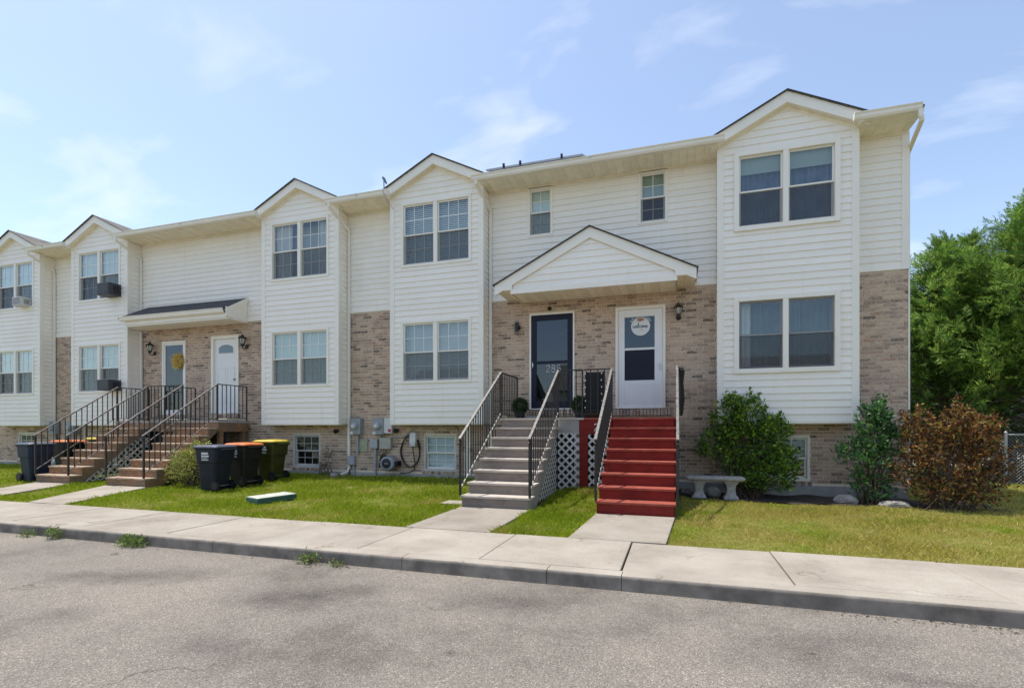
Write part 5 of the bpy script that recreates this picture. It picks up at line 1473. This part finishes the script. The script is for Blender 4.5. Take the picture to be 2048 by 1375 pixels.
ac('dark air conditioner in the lower window of the fourth house', -14.95, -14.50, WLO[0]+.04, WLO[0]+.33, YB, .34, 'ac_dark', 'ac_fin')
ac('small white air conditioner in the leftmost upper window', -18.62, -18.25, WHI[0]+.04, WHI[0]+.30, YB, .26, 'ac_white', 'ac_grey')

# ------------------------------------------------------------------ bins
def wheelie(label, x, y, z, body, lid, rot, marks=True, bodyrib=None):
    """bin facing -X (front), wheels at +X before rotation"""
    t = thing('wheeled_bin', label, 'bin', (0, 0, 0), 'wheeled rubbish bins')
    MB().loft([rring(-.02, 0, .42, .44, .06, .03), rring(-.01, 0, .50, .50, .07, .50), rring(-.01, 0, .53, .53, .07, .66), rring(0, 0, .58, .575, .07, .67), rring(0, 0, .62, .60, .07, .97), rring(0, 0, .66, .64, .07, .985), rring(0, 0, .66, .64, .07, 1.005)]).build('body', body, t, smooth=False, bevel=.004)
    MB().loft([rring(-.01, 0, .69, .67, .08, 1.006), rring(-.01, 0, .69, .67, .08, 1.035), rring(-.01, 0, .60, .58, .10, 1.065), rring(-.01, 0, .34, .32, .10, 1.078)]).build('lid', lid, t, bevel=.004)
    for sy_ in (-1, 1):
        w = MB().lathe([(.05, -.028), (.115, -.026), (.125, -.018), (.125, .018), (.115, .026), (.05, .028)], 0, 0, 22).rot(Matrix.Translation((.23, sy_*.25, .125)) @ Matrix.Rotation(R(90), 4, 'X')).build('wheel', 'black_plastic', t)
        MB().lathe([(.0, -.032), (.075, -.031), (.08, .031), (.0, .032)], 0, 0, 14).rot(Matrix.Translation((.23, sy_*.25, .125)) @ Matrix.Rotation(R(90), 4, 'X')).build('hub', 'black_iron', w)
    MB().tube([(.23, -.24, .125), (.23, .24, .125)], .012, 8).build('axle', 'steel', t)
    MB().tube([(.31, -.22, .93), (.385, -.22, .97), (.385, .22, .97), (.31, .22, .93)], .017, 8).build('handle', body, t)
    if marks:
        k = MB()
        for row, hh in ((.86, .045), (.80, .04), (.765, .012), (.725, .022)):
            x_ = -.10
            while x_ < .07:
                wv_ = random.uniform(.012, .035); k.box(x_, x_+wv_, -.304 if row > .75 else -.300, -.296 if row > .75 else -.286, row, row+hh); x_ += wv_+.007
        k.build('printed_mark', 'white_paint', t, kind='stuff')
    t.rotation_euler = (0, 0, rot); t.location = (x, y, z); t.scale = (.85, .85, .85)
    return t
wheelie('navy bin standing in front of the orange-lid and yellow-lid bins', -8.74, 7.92, gz(-8.74, 7.92)-.005, 'navy_plastic', 'navy_lid', R(4))
wheelie('black bin with orange lid between the navy and yellow-lid bins', -8.72, 8.62, gz(-8.72, 8.62)-.005, 'black_plastic', 'orange_lid', R(-3))
wheelie('olive bin with yellow lid near the basement window', -8.66, 9.33, gz(-8.66, 9.33)-.005, 'olive_plastic', 'yellow_lid', R(2))
wheelie('blue bin left of the far wooden steps', -14.33, 8.05, gz(-14.33, 8.05)-.005, 'blue_plastic', 'navy_lid', R(176))
wheelie('black bin with orange lid behind the far iron rail', -14.42, 8.80, gz(-14.42, 8.80)-.005, 'black_plastic', 'orange_lid', R(182))
wheelie('black bin with yellow lid against the far bay', -14.42, 9.55, gz(-14.42, 9.55)-.005, 'black_plastic', 'yellow_lid', R(178))

# ------------------------------------------------------------------ meters, cables, hose
def ubox(t, name, u0, u1, v0, v1, dep, mat, bevel=.006):
    a, zt_ = P(u0, v0, YW-dep); b, zb_ = P(u1, v1, YW-dep); _, zt_ = P((u0+u1)/2, v0, YW-dep); _, zb_ = P((u0+u1)/2, v1, YW-dep)
    o_ = MB().box(a, b, YW-dep, YW-.002, zb_, zt_).build(name, mat, t, bevel=bevel); return o_, a, b, zb_, zt_
def pxy(u, v, d_=.03):
    x, z = P(u, v, YW-d_); return (x, YW-d_, z)
for (u0, u1, v0, v1, lab) in ((699.5, 720, 836, 868, 'grey electric meter box beside the tall white downspout'), (744.5, 766, 836, 868, 'grey electric meter box beside the white switch box')):
    xa, za = P(u0, v1, YW)
    t = thing('electric_meter', lab, 'meter', (xa+.15, YW-.08, za), 'electric meters')
    o_, a, b, zb_, zt_ = ubox(t, 'housing', u0, u1, v0, v1, .15, 'meter_grey')
    cx, cz = (a+b)/2, zb_+(zt_-zb_)*.52
    MB().lathe([(.085, 0), (.085, .03), (.075, .035), (.075, .07), (.055, .085), (.0, .088)], 0, 0, 20).rot(Matrix.Translation((cx, YW-.15, cz)) @ Matrix.Rotation(R(90), 4, 'X')).build('dial', 'conduit', t)
    MB().box(cx-.04, cx+.03, YW-.245, YW-.239, cz-.03, cz+.03).build('dial_plate', 'white_plastic', t)
    MB().box(a+.01, a+.085, YW-.156, YW-.1505, zb_+.0, zb_+.07).build('tag', 'white_plastic', t)
    MB().box(a+.01, a+.085, YW-.156, YW-.1505, zb_+.072, zb_+.082).build('tag_strip', 'red_label', t)
    m_ = MB(); x = (a+b)/2
    if u0 < 720: m_.tube([(x, YW-.05, zb_+.0), (x, YW-.05, .72)], .03, 10)
    else: m_.tube([(x, YW-.05, zb_), (x, YW-.05, zb_-.13)], .02, 10)
    m_.build('conduit', 'conduit', t)
xa, za = P(701, 930, YW)
t = thing('junction_box', 'small grey box low on the brick beside the downspout', 'electric box', (xa, YW-.05, za))
o_, a, b, zb_, zt_ = ubox(t, 'housing', 694, 708, 911, 929, .09, 'conduit'); MB().tube([(b-.04, YW-.045, zb_), (b-.04, YW-.045, .1)], .022, 8).build('conduit', 'conduit', t); MB().tube([(a+.03, YW-.045, zb_), (a+.03, YW-.045, .1)], .012, 8).build('conduit', 'cable', t)
xa, za = P(775, 866, YW)
t = thing('switch_box', 'white disconnect box with red label beside the meter', 'electric box', (xa, YW-.05, za))
o_, a, b, zb_, zt_ = ubox(t, 'housing', 767, 783, 836, 866, .12, 'white_plastic'); MB().box(b-.09, b-.02, YW-.126, YW-.1205, zb_+.03, zb_+.10).build('warning_label', 'red_label', t)
xa, za = P(726, 903, YW)
t = thing('cover_plate', 'stained cream cover plate on brick between the meters', 'cover plate', (xa, YW-.01, za)); ubox(t, 'plate', 716.5, 735, 877, 903, .02, 'cream_plate')
for (sx_, sz_) in ((.02, .02),): MB().lathe([(.006, 0), (.006, .004)], 0, 0, 8).rot(Matrix.Translation((xa, YW-.02, za+.14)) @ Matrix.Rotation(R(90), 4, 'X')).build('screw', 'steel', t)
xa, za = P(747, 896, YW)
t = thing('breaker_box', 'small grey breaker box with conduit down to the ground', 'electric box', (xa, YW-.05, za)); o_, a, b, zb_, zt_ = ubox(t, 'housing', 739, 754, 878, 896, .10, 'conduit')
MB().tube([((a+b)/2+.02, YW-.05, zb_), ((a+b)/2+.02, YW-.05, .15)], .028, 10).build('conduit', 'conduit', t)
xa, za = P(770, 898, YW)
t = thing('cable_box', 'square beige cable box above the hose reel', 'electric box', (xa, YW-.05, za)); o_, a, b, zb_, zt_ = ubox(t, 'housing', 758.5, 781, 874.5, 897.5, .10, 'beige_box')
m_ = MB()
for k in range(5): m_.tube([(a+.03+.05*k, YW-.05, zb_), (a+.02+.05*k+random.uniform(-.06, .06), YW-.04, zb_-.08), (a-.02+.02*k, YW-.02, zb_-.16), (a-.06, YW-.02, zb_-.45)], .006, 5)
m_.build('wire', 'cable', t)
xa, za = P(826, 892, YW)
t = thing('car_charger', 'white wall charger with black cable looped on the brick', 'charger', (xa, YW-.06, za))
a, zt_ = P(819.5, 864, YW-.12); b, zb_ = P(831.5, 893, YW-.12); _, zb_ = P(825, 893, YW-.12)
MB().loft([[(a+.02, YW-.03, z_) for z_ in (zb_,)] + [(b-.02, YW-.03, zb_), (b-.02, YW-.14, zb_+.01), (a+.02, YW-.14, zb_+.01)],
           [(a, YW-.005, zb_+.1), (b, YW-.005, zb_+.1), (b, YW-.15, zb_+.1), (a, YW-.15, zb_+.1)],
           [(a, YW-.005, zt_-.03), (b, YW-.005, zt_-.03), (b, YW-.13, zt_-.03), (a, YW-.13, zt_-.03)],
           [(a+.01, YW-.005, zt_), (b-.01, YW-.005, zt_), (b-.01, YW-.11, zt_), (a+.01, YW-.11, zt_)]]).build('housing', 'white_plastic', t, bevel=.012)
cx, cz = P(821, 903, YW-.05); m_ = MB()
pts = []
for k in range(75):
    tt = 2*math.pi*k/24; q = 1+.10*math.sin(k*.26)
    pts.append((cx+.24*q*math.cos(tt)+.01*math.sin(k), YW-.05-.02*math.sin(k*.4), cz+.36*q*math.sin(tt)-.02))
m_.tube(pts, .012, 6); m_.tube([pxy(825, 893, .06), pxy(827, 905, .06), pxy(830, 925, .05), pxy(829, 938, .05), pxy(820, 944, .05), pxy(800, 945, .06)], .012, 6); m_.build('cable', 'cable', t, smooth=True)
m_ = MB().tube([pxy(785, 873, .05), pxy(806, 873.5, .05), pxy(813, 868, .04), pxy(824, 858, .04), pxy(836, 853, .03), pxy(870, 853, .03), pxy(908, 853, .03), pxy(916, 858, .03), pxy(920, 872, .03), pxy(922, 895, .03)], .013, 8)
o_ = m_.build('wall_conduit', 'conduit', smooth=True); tag(o_, 'bent grey conduit running over the basement window', 'conduit')
xa, za = P(777, 945, YW)
t = thing('hose_reel', 'round grey hose reel with dark centre low on the wall', 'hose reel', (xa, YW-.15, za))
cx, cz = P(776, 926, YW-.2)
oct_ = [(cx+.19*math.cos(R(k)), cz+.165*math.sin(R(k))) for k in range(15, 375, 30)]
MB().prism(oct_, 'y', YW-.26, YW-.04).build('housing', 'meter_grey', t, bevel=.03)
MB().lathe([(.115, 0), (.11, .012), (.0, .018)], 0, 0, 24).rot(Matrix.Translation((cx-.01, YW-.26, cz+.0)) @ Matrix.Rotation(R(90), 4, 'X')).build('centre_disc', 'clamp', t)
MB().box(cx-.05, cx+.05, YW-.285, YW-.276, cz-.008, cz+.008).build('emblem', 'conduit', t)
MB().box(cx+.18, cx+.26, YW-.22, YW-.05, cz-.06, cz+.05).build('hose_guide', 'black_plastic', t, bevel=.01)
MB().box(cx-.2, cx+.06, YW-.04, YW-.002, cz-.14, cz+.16).build('bracket', 'black_plastic', t)
for (u, v, lab, mt) in ((597+10, 871-10, 'round dark spotlight under the third bay', 'black_plastic'), (793, 860, 'round dark spotlight under the second bay corner', 'black_plastic')):
    cx, cz = P(u if u > 700 else 673, v if u > 700 else 861, YW-.05)
    t = thing('spotlight', lab, 'spotlight', (cx, YW-.05, cz))
    MB().lathe([(.03, 0), (.05, .03), (.055, .08), (.04, .085)], 0, 0, 14).rot(Matrix.Translation((cx, YW-.02, cz)) @ Matrix.Rotation(R(100), 4, 'X')).build('head', mt, t)
    MB().box(cx-.03, cx+.03, YW-.025, YW-.002, cz-.03, cz+.03).build('base', mt, t)
# meters on house 5/4 wall
for (u0, u1, v0, v1, lab) in ((96, 110, 843, 868, 'grey meter box behind the far left iron rail'), (130, 147, 843, 868, 'grey meter box just left of the fourth bay')):
    xa, za = P(u0, v1, YW)
    t = thing('electric_meter', lab, 'meter', (xa+.15, YW-.08, za), 'electric meters'); o_, a, b, zb_, zt_ = ubox(t, 'housing', u0, u1, v0, v1, .15, 'meter_grey')
    MB().lathe([(.085, 0), (.085, .03), (.075, .07), (.0, .088)], 0, 0, 16).rot(Matrix.Translation(((a+b)/2, YW-.15, (zb_+zt_)/2)) @ Matrix.Rotation(R(90), 4, 'X')).build('dial', 'conduit', t)
    MB().tube([((a+b)/2, YW-.05, zb_), ((a+b)/2, YW-.05, .15)], .03, 8).build('conduit', 'conduit', t)
# tap and small white pipe by the grey steps
cx, cz = P(942, 900, YW-.05); t = thing('wall_tap', 'red-handled tap on brick behind the grey step rail', 'tap', (cx, YW-.05, cz))
MB().tube([(cx, YW-.002, cz), (cx, YW-.09, cz), (cx, YW-.10, cz-.05)], .015, 8).build('spout', 'cast_brass', t); MB().lathe([(.035, 0), (.035, .012)], cx, YW-.07, 10).rot(Matrix.Translation((0, 0, cz+.03))).build('handwheel', 'brass_valve', t)
a, _ = P(930, 880, YW-.02); b, _ = P(942, 880, YW-.02)
o_ = MB().box(a, b, YW-.03, YW-.002, .3, 1.40).build('pipe_cover', 'trim', bevel=.004); tag(o_, 'white vertical pipe cover behind the grey step rail', 'pipe cover')
# low green utility lid on the lawn
u = thing('utility_lid', 'low flat green utility cover lying in the lawn', 'utility cover', (-6.54, 7.05, .12))
x0, x1 = -6.75, -5.72
MB().prism([(-6.80, 6.75), (-6.41, 6.60), (-6.28, 7.35), (-6.67, 7.50)], 'z', .10, .195).build('box', 'green_cover', u, bevel=.01)
MB().prism([(-6.79, 6.755), (-6.415, 6.61), (-6.29, 7.345), (-6.665, 7.49)], 'z', .196, .206).build('lid', 'green_cover_top', u, bevel=.004)

# ------------------------------------------------------------------ bench and stones
bn = thing('stone_bench', 'pale concrete bench with two pedestal legs beside the red steps', 'bench', (.65, 9.60, .11))
MB().loft([rring(.66, 9.60, .88, .30, .03, .43), rring(.66, 9.60, .95, .36, .04, .455), rring(.66, 9.60, .96, .37, .04, .485), rring(.66, 9.60, .92, .33, .05, .50)]).build('seat', 'bench_stone', bn, bevel=.006)
for x in (.40, .92):
    prof = [(.24, .24, .10), (.24, .24, .15), (.16, .20, .20), (.14, .18, .28), (.17, .20, .36), (.24, .26, .41), (.24, .26, .43)]
    MB().loft([rring(x, 9.60, w, d_, .03, z) for w, d_, z in prof]).build('leg', 'bench_stone', bn, smooth=True)
def stone(label, x, y, z, rx, ry, rz, seed, group='rocks in the planting bed', mat='rock'):
    rs_ = random.Random(seed); ph = [rs_.uniform(0, 6) for _ in range(6)]
    rings = []
    for i in range(1, 8):
        th = math.pi*i/8; ring = []
        for k in range(14):
            f = 2*math.pi*k/14
            rr_ = 1+.16*math.sin(3*f+ph[0]+2*th)+.12*math.sin(5*f+ph[1])*math.sin(3*th+ph[2])+.08*math.sin(2*f+ph[3])
            ring.append((x+rx*math.sin(th)*math.cos(f)*rr_, y+ry*math.sin(th)*math.sin(f)*rr_, max(z-.03, z+rz*(.6-math.cos(math.pi-th))*1.0*-1 if False else z+rz*.6-rz*math.cos(th))))
        rings.append(ring)
    o_ = MB().loft(rings).build('rock', mat); tag(o_, label, 'rock', group)
xx, _ = P(1693, 990, 9.6); stone('grey rock under the small green shrub', xx, 9.62, .10, .17, .12, .10, 3)
xx, _ = P(1792, 998, 9.4); stone('flat grey rock left of the bronze shrub', xx, 9.42, .10, .20, .12, .07, 4)
stone('small pale rock at the foot of the third bay downspout', -7.62, 10.15, .2, .10, .08, .06, 5)
stone('pale rock under the stone bench', .66, 10.0, .10, .12, .09, .11, 6, mat='bench_stone')
stone('grey rock between red steps and bench', .22, 9.9, .10, .12, .1, .09, 8)

# ------------------------------------------------------------------ shrubs and weeds
shrub('evergreen_shrub', 'large dark green evergreen shrub behind the stone bench', 'shrub', (1.28, 10.02, .09),
      [(0,0,.95,.62,.34,.55),(-.36,-.02,1.40,.28,.24,.42),(-.05,0,1.42,.32,.26,.40),(.30,-.05,1.08,.36,.28,.42),(-.52,0,.92,.34,.26,.36),(.50,-.08,.62,.34,.28,.36),(.30,-.10,.45,.40,.3,.38),(-.05,.02,.42,.36,.26,.34)], 760, 10, .072, 'leaf_holly', stems=8, spread=.045, shoots=60, sl=(.08,.22))
shrub('young_shrub', 'narrow young green shrub in front of the end brick strip', 'shrub', (3.05, 9.72, .09),
      [(0,0,.62,.30,.24,.5),(0,-.03,.28,.24,.2,.26),(.06,0,1.10,.24,.2,.40),(.10,0,1.42,.13,.12,.22),(-.28,-.05,.85,.18,.16,.18),(.30,.02,1.02,.2,.18,.22)], 210, 9, .078, 'leaf_young', stems=7, spread=.05, shoots=34, sl=(.12,.32))
shrub('bronze_shrub', 'reddish bronze leaved shrub at the house corner', 'shrub', (3.98, 9.46, .09),
      [(0,0,.58,.50,.38,.46),(-.34,0,.92,.26,.24,.34),(.20,-.03,.98,.30,.26,.32),(-.04,-.05,1.16,.22,.2,.24),(.46,0,.70,.24,.26,.30),(-.48,.0,.56,.24,.24,.34),(0,-.05,.26,.46,.36,.24),(.34,-.02,.36,.28,.28,.26)], 520, 8, .066, 'leaf_bronze', stems=10, spread=.06, outward=.9, aspect=.42, shoots=130, sl=(.14,.46), stem_w=.18)
shrub('privet_bush', 'small yellow-green bush between the brown steps and the navy bin', 'shrub', (-9.72, 8.25, .14),
      [(0,0,.42,.42,.40,.40),(.12,.1,.62,.28,.26,.26),(-.2,-.05,.3,.3,.28,.28)], 380, 9, .045, 'leaf_privet', stems=6, spread=.035, shoots=40, sl=(.06,.16))
shrub('dry_weed', 'tall dead weed beside the third bay downspout', 'weed', (-7.85, 10.2, .18), [(0,0,.38,.14,.12,.34),(-.12,-.03,.2,.16,.12,.16),(.03,0,.66,.06,.06,.12)], 70, 5, .04, 'leaf_dry', stems=3, spread=.04, stem_r=.006)
def kerb_weed(label, u, v, w, h_, n):
    a = u-1024; yc = SY*a+CY*1022; Y = YK-.02; X = (CY*a-SY*1022)/yc*Y
    shrub('kerb_weed', label, 'weed', (X, Y-.03, 0.0), [(0,0,h_*.5,w,.05,h_*.55)], n, 6, .045, 'leaf_weed', stems=1, spread=.025, stem_mat='dead_twig', stem_r=.003, group='weeds along the kerb', aspect=.3)
kerb_weed('wide leafy weed clump growing at the kerb foot', 268, 1085, .17, .09, 60)
kerb_weed('upright weed tuft at the kerb left of the wide clump', 113, 1072, .06, .11, 26)
kerb_weed('leftmost low weed at the kerb foot', 60, 1068, .09, .04, 18)
kerb_weed('small weed at the kerb nearest the two stains', 612, 1112, .05, .06, 14)
kerb_weed('tiny weed at the kerb right of the small one', 630, 1113, .035, .06, 10)
kerb_weed('tiny low weed at the kerb, rightmost of the row', 678, 1122, .03, .035, 7)

# ------------------------------------------------------------------ cypress trees, fence, things beyond
def cypress(label, x, y, z, hgt, rad, seed, nb=150, clear=1.2, lean=0):
    global RNG
    rs_ = np.random.default_rng(seed)
    t = thing('cypress_tree', label, 'tree', (x, y, z), 'cypress trees beside the end house')
    trunk = MB().tube([(x, y, z-.1), (x+lean*.3, y, z+hgt*.3), (x+lean*.6, y, z+hgt*.6), (x+lean, y, z+hgt*.95)], [.19, .15, .09, .02], 10); trunk.build('trunk', 'bark', t, smooth=True)
    br = MB(); tips, dirs, sz = [], [], []
    for k in range(nb):
        f = (k+.5)/nb; zz = clear+(hgt-clear)*f**.9
        az = k*2.39996+rs_.normal(0, .3)
        prof = min(1.0, (1.02-f)**.85*1.22)*(.78+.22*math.sin(min(1, f*5)*math.pi/2))
        Ln = rad*prof*rs_.uniform(.55, 1.25)
        up = .15+.75*f
        o_ = Vector((x+lean*zz/hgt, y, z+zz)); d_ = Vector((math.cos(az), math.sin(az), up)).normalized()
        pts = [o_, o_+d_*Ln*.5+Vector((0, 0, -.05*Ln)), o_+d_*Ln+Vector((0, 0, .10*Ln))]
        br.tube(pts, [.03*(1-f)+.012, .02*(1-f)+.008, .005], 5)
        ns = max(8, int(Ln*18))
        for q in range(ns):
            s = .30+.72*(q+rs_.uniform())/ns if f < .55 else .1+.92*(q+rs_.uniform())/ns
            c = np.array(pts[0].lerp(pts[1], s*2) if s < .5 else pts[1].lerp(pts[2], s*2-1))
            dd = np.array(d_)+rs_.normal(0, .55, 3)+np.array([0, 0, .12])
            c = c+rs_.normal(0, .11*Ln*.6+.03, 3)
            tips.append(c); dirs.append(dd/np.linalg.norm(dd)); sz.append(rs_.uniform(.26, .56)*(1.0 if f < .85 else .75))
    br.build('branch', 'bark', t)
    dl = MB()
    for k in range(70):
        az = rs_.uniform(0, 6.28); z0_ = rs_.uniform(.5, max(1.0, clear+.3)); L0 = rs_.uniform(.5, 1.0)*rad*.75
        p0 = Vector((x, y, z+z0_)); d0 = Vector((math.cos(az), math.sin(az), rs_.uniform(-.05, .35)))
        m0 = p0+d0*L0*.5+Vector((0, 0, .05)); e0 = p0+d0*L0+Vector((0, 0, -.22*L0)); dl.tube([p0, m0, e0], [.016, .011, .004], 4, caps=False)
        for q in range(5):
            w0 = m0.lerp(e0, rs_.uniform(0, 1)); dl.tube([w0, w0+Vector((rs_.normal(0, .22), rs_.normal(0, .22), rs_.normal(-.12, .14)))], [.006, .002], 3, caps=False)
    dl.build('dead_branches', 'dead_twig', t, kind='stuff')
    tips, dirs, sz = np.array(tips), np.array(dirs), np.array(sz)
    # each spray: a flat feather of slim leaflets
    n = len(tips); s = np.cross(dirs, rs_.normal(0, .35, (n, 3))+np.array([0, 0, 1])); s /= np.linalg.norm(s, axis=1)[:, None]
    up_ = np.cross(s, dirs)
    Vs, Fs = [], []; base = 0
    NL = 19
    for j in range(NL):
        f = j/(NL-1); sg = -1 if j % 2 else 1
        st = tips+dirs*(sz*f*.8)[:, None]
        ll = sz*(.46-.28*f)*rs_.uniform(.7, 1.25, n)
        ld = dirs*(.62+.4*f)+s*sg*(.75-.55*f)+up_*rs_.normal(.05, .22, n)[:, None]
        ld /= np.linalg.norm(ld, axis=1)[:, None]
        wd_ = np.cross(ld, up_); wd_ /= np.linalg.norm(wd_, axis=1)[:, None]
        w_ = (ll*.045+.0045)[:, None]
        V = np.stack([st, st+ld*(ll*.5)[:, None]+wd_*w_, st+ld*ll[:, None], st+ld*(ll*.5)[:, None]-wd_*w_], 1).reshape(-1, 3)
        b = np.arange(n)*4+base; Vs.append(V); Fs.append(np.stack([b, b+1, b+2, b+3], 1)); base += n*4
    np_mesh('crown', np.concatenate(Vs), np.concatenate(Fs), 'leaf_cypress', t)
    return t
cypress('cypress nearest the house corner, its top the leftmost point', 6.85, 16.6, .05, 6.2, 2.0, 21, 180, 1.25)
cypress('middle cypress with a slim pointed top', 7.85, 17.4, .05, 6.5, 1.9, 22, 170, 1.3)
cypress('tallest cypress at the right edge with a bare lower trunk', 8.55, 16.0, .05, 6.85, 2.25, 23, 240, 2.1)
cypress('cypress mostly outside the right edge of the photo', 11.6, 17.0, .05, 8.2, 2.2, 24, 150, 1.0)
# chain-link fence
fy = 14.25
fe = thing('chain_link_fence', 'grey chain-link fence beside the end house', 'fence', (8, fy, .1))
fx = [4.6, 6.7, 7.05, 9.2, 11.4, 13.6]
for x in fx: 
    p = MB().tube([(x, fy, .0), (x, fy, 1.24)], .03, 10).build('post', 'zinc', fe); MB().lathe([(.034, 1.24), (.034, 1.255), (.01, 1.275)], x, fy, 10).build('post_cap', 'zinc', p)
MB().tube([(4.6, fy, 1.2), (6.7, fy, 1.2)], .021, 8).build('top_rail', 'zinc', fe); MB().tube([(7.05, fy, 1.2), (13.6, fy, 1.2)], .021, 8).build('top_rail', 'zinc', fe)
wm = MB(); x = 3.5
while x < 13.6:
    for sg in (1, -1):
        a0, a1 = (x, x+1.08) if sg == 1 else (x+1.08, x)
        p0, p1 = Vector((a0, fy, .12)), Vector((a1, fy, 1.2))
        if min(a0, a1) > 4.6: wm.tube([p0, p1], .0022, 3, caps=False)
    x += .072
wm.build('wire_mesh', 'zinc', fe, kind='stuff')
# beyond the fence: rough grass, gravel bank, brush heap, pale house
o = grid_sheet('back_yard', 3.9, 60, 14.3, 60, 60, 50, 'ground', lambda x, y: .08+.0*x+.02*np.sin(x)*np.sin(y)); tag(o, kind='structure')
o = grid_sheet('gravel_bank', 5.0, 30, 19.6, 22.5, 60, 12, 'gravel', lambda x, y: .09+.35*np.exp(-((y-21)/.9)**2)+.03*np.sin(x*5)*np.sin(y*7)); tag(o, kind='structure')
bh = thing('brush_heap', 'heap of dark cut branches behind the chain-link fence', 'brush heap', (7.6, 15.0, .1))
mb = MB()
for k in range(240):
    c = Vector((7.55+random.gauss(0, .35), 15.1+random.gauss(0, .25), .1+abs(random.gauss(0, .25)))); d_ = Vector((random.gauss(.7, .4), random.gauss(0, .4), random.gauss(.45, .3))).normalized()*random.uniform(.2, .6)
    mb.tube([c-d_, c, c+d_*1.0], [.016, .012, .004], 4, caps=False)
mb.build('twigs', 'dead_twig', bh, kind='stuff')
mb = MB().tube([(7.25, 14.75, .15), (7.95, 14.6, .95)], .05, 7); mb.build('log', 'bark', bh)
for k_, (hx, hy, hh, hr) in enumerate(((9.2, 19.2, 1.3, 1.0), (11.0, 19.0, 1.2, 1.0), (12.9, 19.4, 1.35, 1.1), (7.6, 18.9, 1.1, .8))):
    shrub('background_shrub', ['dark bushy shrub behind the tallest cypress trunk', 'dark bushy shrub right of the fence gap, beyond the gravel edge', 'dark bushy shrub farthest right behind the fence', 'low dark shrub behind the middle cypress'][k_], 'shrub', (hx, hy, .08), [(0,0,hh*.5,hr,.7,hh*.5),(.4,0,hh*.75,hr*.5,.5,hh*.3)], 260, 9, .12, 'leaf_box', stems=3, spread=.1, group='shrubs behind the fence')
nh = thing('neighbour_house', 'tan house showing behind the cypress trunks', 'house', (17, 30, .05))
MB().box(10, 26, 30, 38, .0, 5.2).build('wall', 'tan_wall', nh)
MB().prism([(29.5, 5.15), (34, 7.2), (38.5, 5.15)], 'x', 9.6, 26.4).build('roof', 'tan_roof', nh)
for x in (12, 15, 18, 21): 
    w = MB(); frame_box(w, x, x+1, 1.2, 2.6, .08, 29.96, 29.999); w = w.build('window', 'trim', nh); MB().box(x+.08, x+.92, 29.985, 29.997, 1.28, 2.52).build('pane', 'solar_cell', w)
# houses across the road, behind the camera: they show only as reflections in the panes
for k, x in enumerate((-19, -4.5, 10)):
    nh = thing('opposite_house', ['low pale house across the road, left one', 'low pale house across the road, facing the navy door', 'low pale house across the road, right one'][k], 'house', (x, -24, 0), 'houses across the road')
    MB().box(x-5.5, x+5.5, -32, -22, -.03, 4.6).build('wall', 'siding', nh)
    MB().prism([(-21.4, 4.55), (-27, 7.4), (-32.6, 4.55)], 'x', x-5.9, x+5.9).build('roof', 'tan_roof', nh)
    for wx in (-3.8, -1, 1.8):
        w = MB(); frame_box(w, x+wx, x+wx+1.4, 1.0, 2.5, .1, -22, -21.96); w = w.build('window', 'trim', nh); MB().box(x+wx+.1, x+wx+1.3, -21.995, -21.98, 1.1, 2.4).build('pane', 'solar_cell', w)

pb_ = MB()
for k in range(170):
    t_ = random.random(); x = random.uniform(-7, 5.5) if t_ < .5 else random.gauss(2.3, .6); y = YK-abs(random.gauss(0, .05))-.005; r_ = random.uniform(.003, .009)
    pb_.loft([[(x+r_*q*math.cos(a_), y+r_*q*math.sin(a_)*.8, z_*r_) for a_ in (0, 1.3, 2.4, 3.6, 5.0)] for q, z_ in ((1, -.2), (.9, .6), (.3, 1.1))])
tag(pb_.build('kerb_grit', 'rock'), 'scattered pebbles and grit lying along the kerb foot', 'grit', kind='stuff')
dm = MB()
for k in range(260):
    x = random.gauss(2.6, .8); y = YK-abs(random.gauss(0, .05))-.01; a_ = random.uniform(0, 6.3); l_ = random.uniform(.01, .035); w_ = random.uniform(.003, .008)
    c_, s_ = math.cos(a_), math.sin(a_)
    dm.add([(x, y, .004), (x+l_*c_*.5-w_*s_, y+l_*s_*.5+w_*c_, .010), (x+l_*c_, y+l_*s_, .005), (x+l_*c_*.5+w_*s_, y+l_*s_*.5-w_*c_, .006)], [(0, 1, 2, 3)])
tag(dm.build('leaf_litter', 'leaf_dry'), 'brown dry leaf litter along the right kerb', 'litter', kind='stuff')
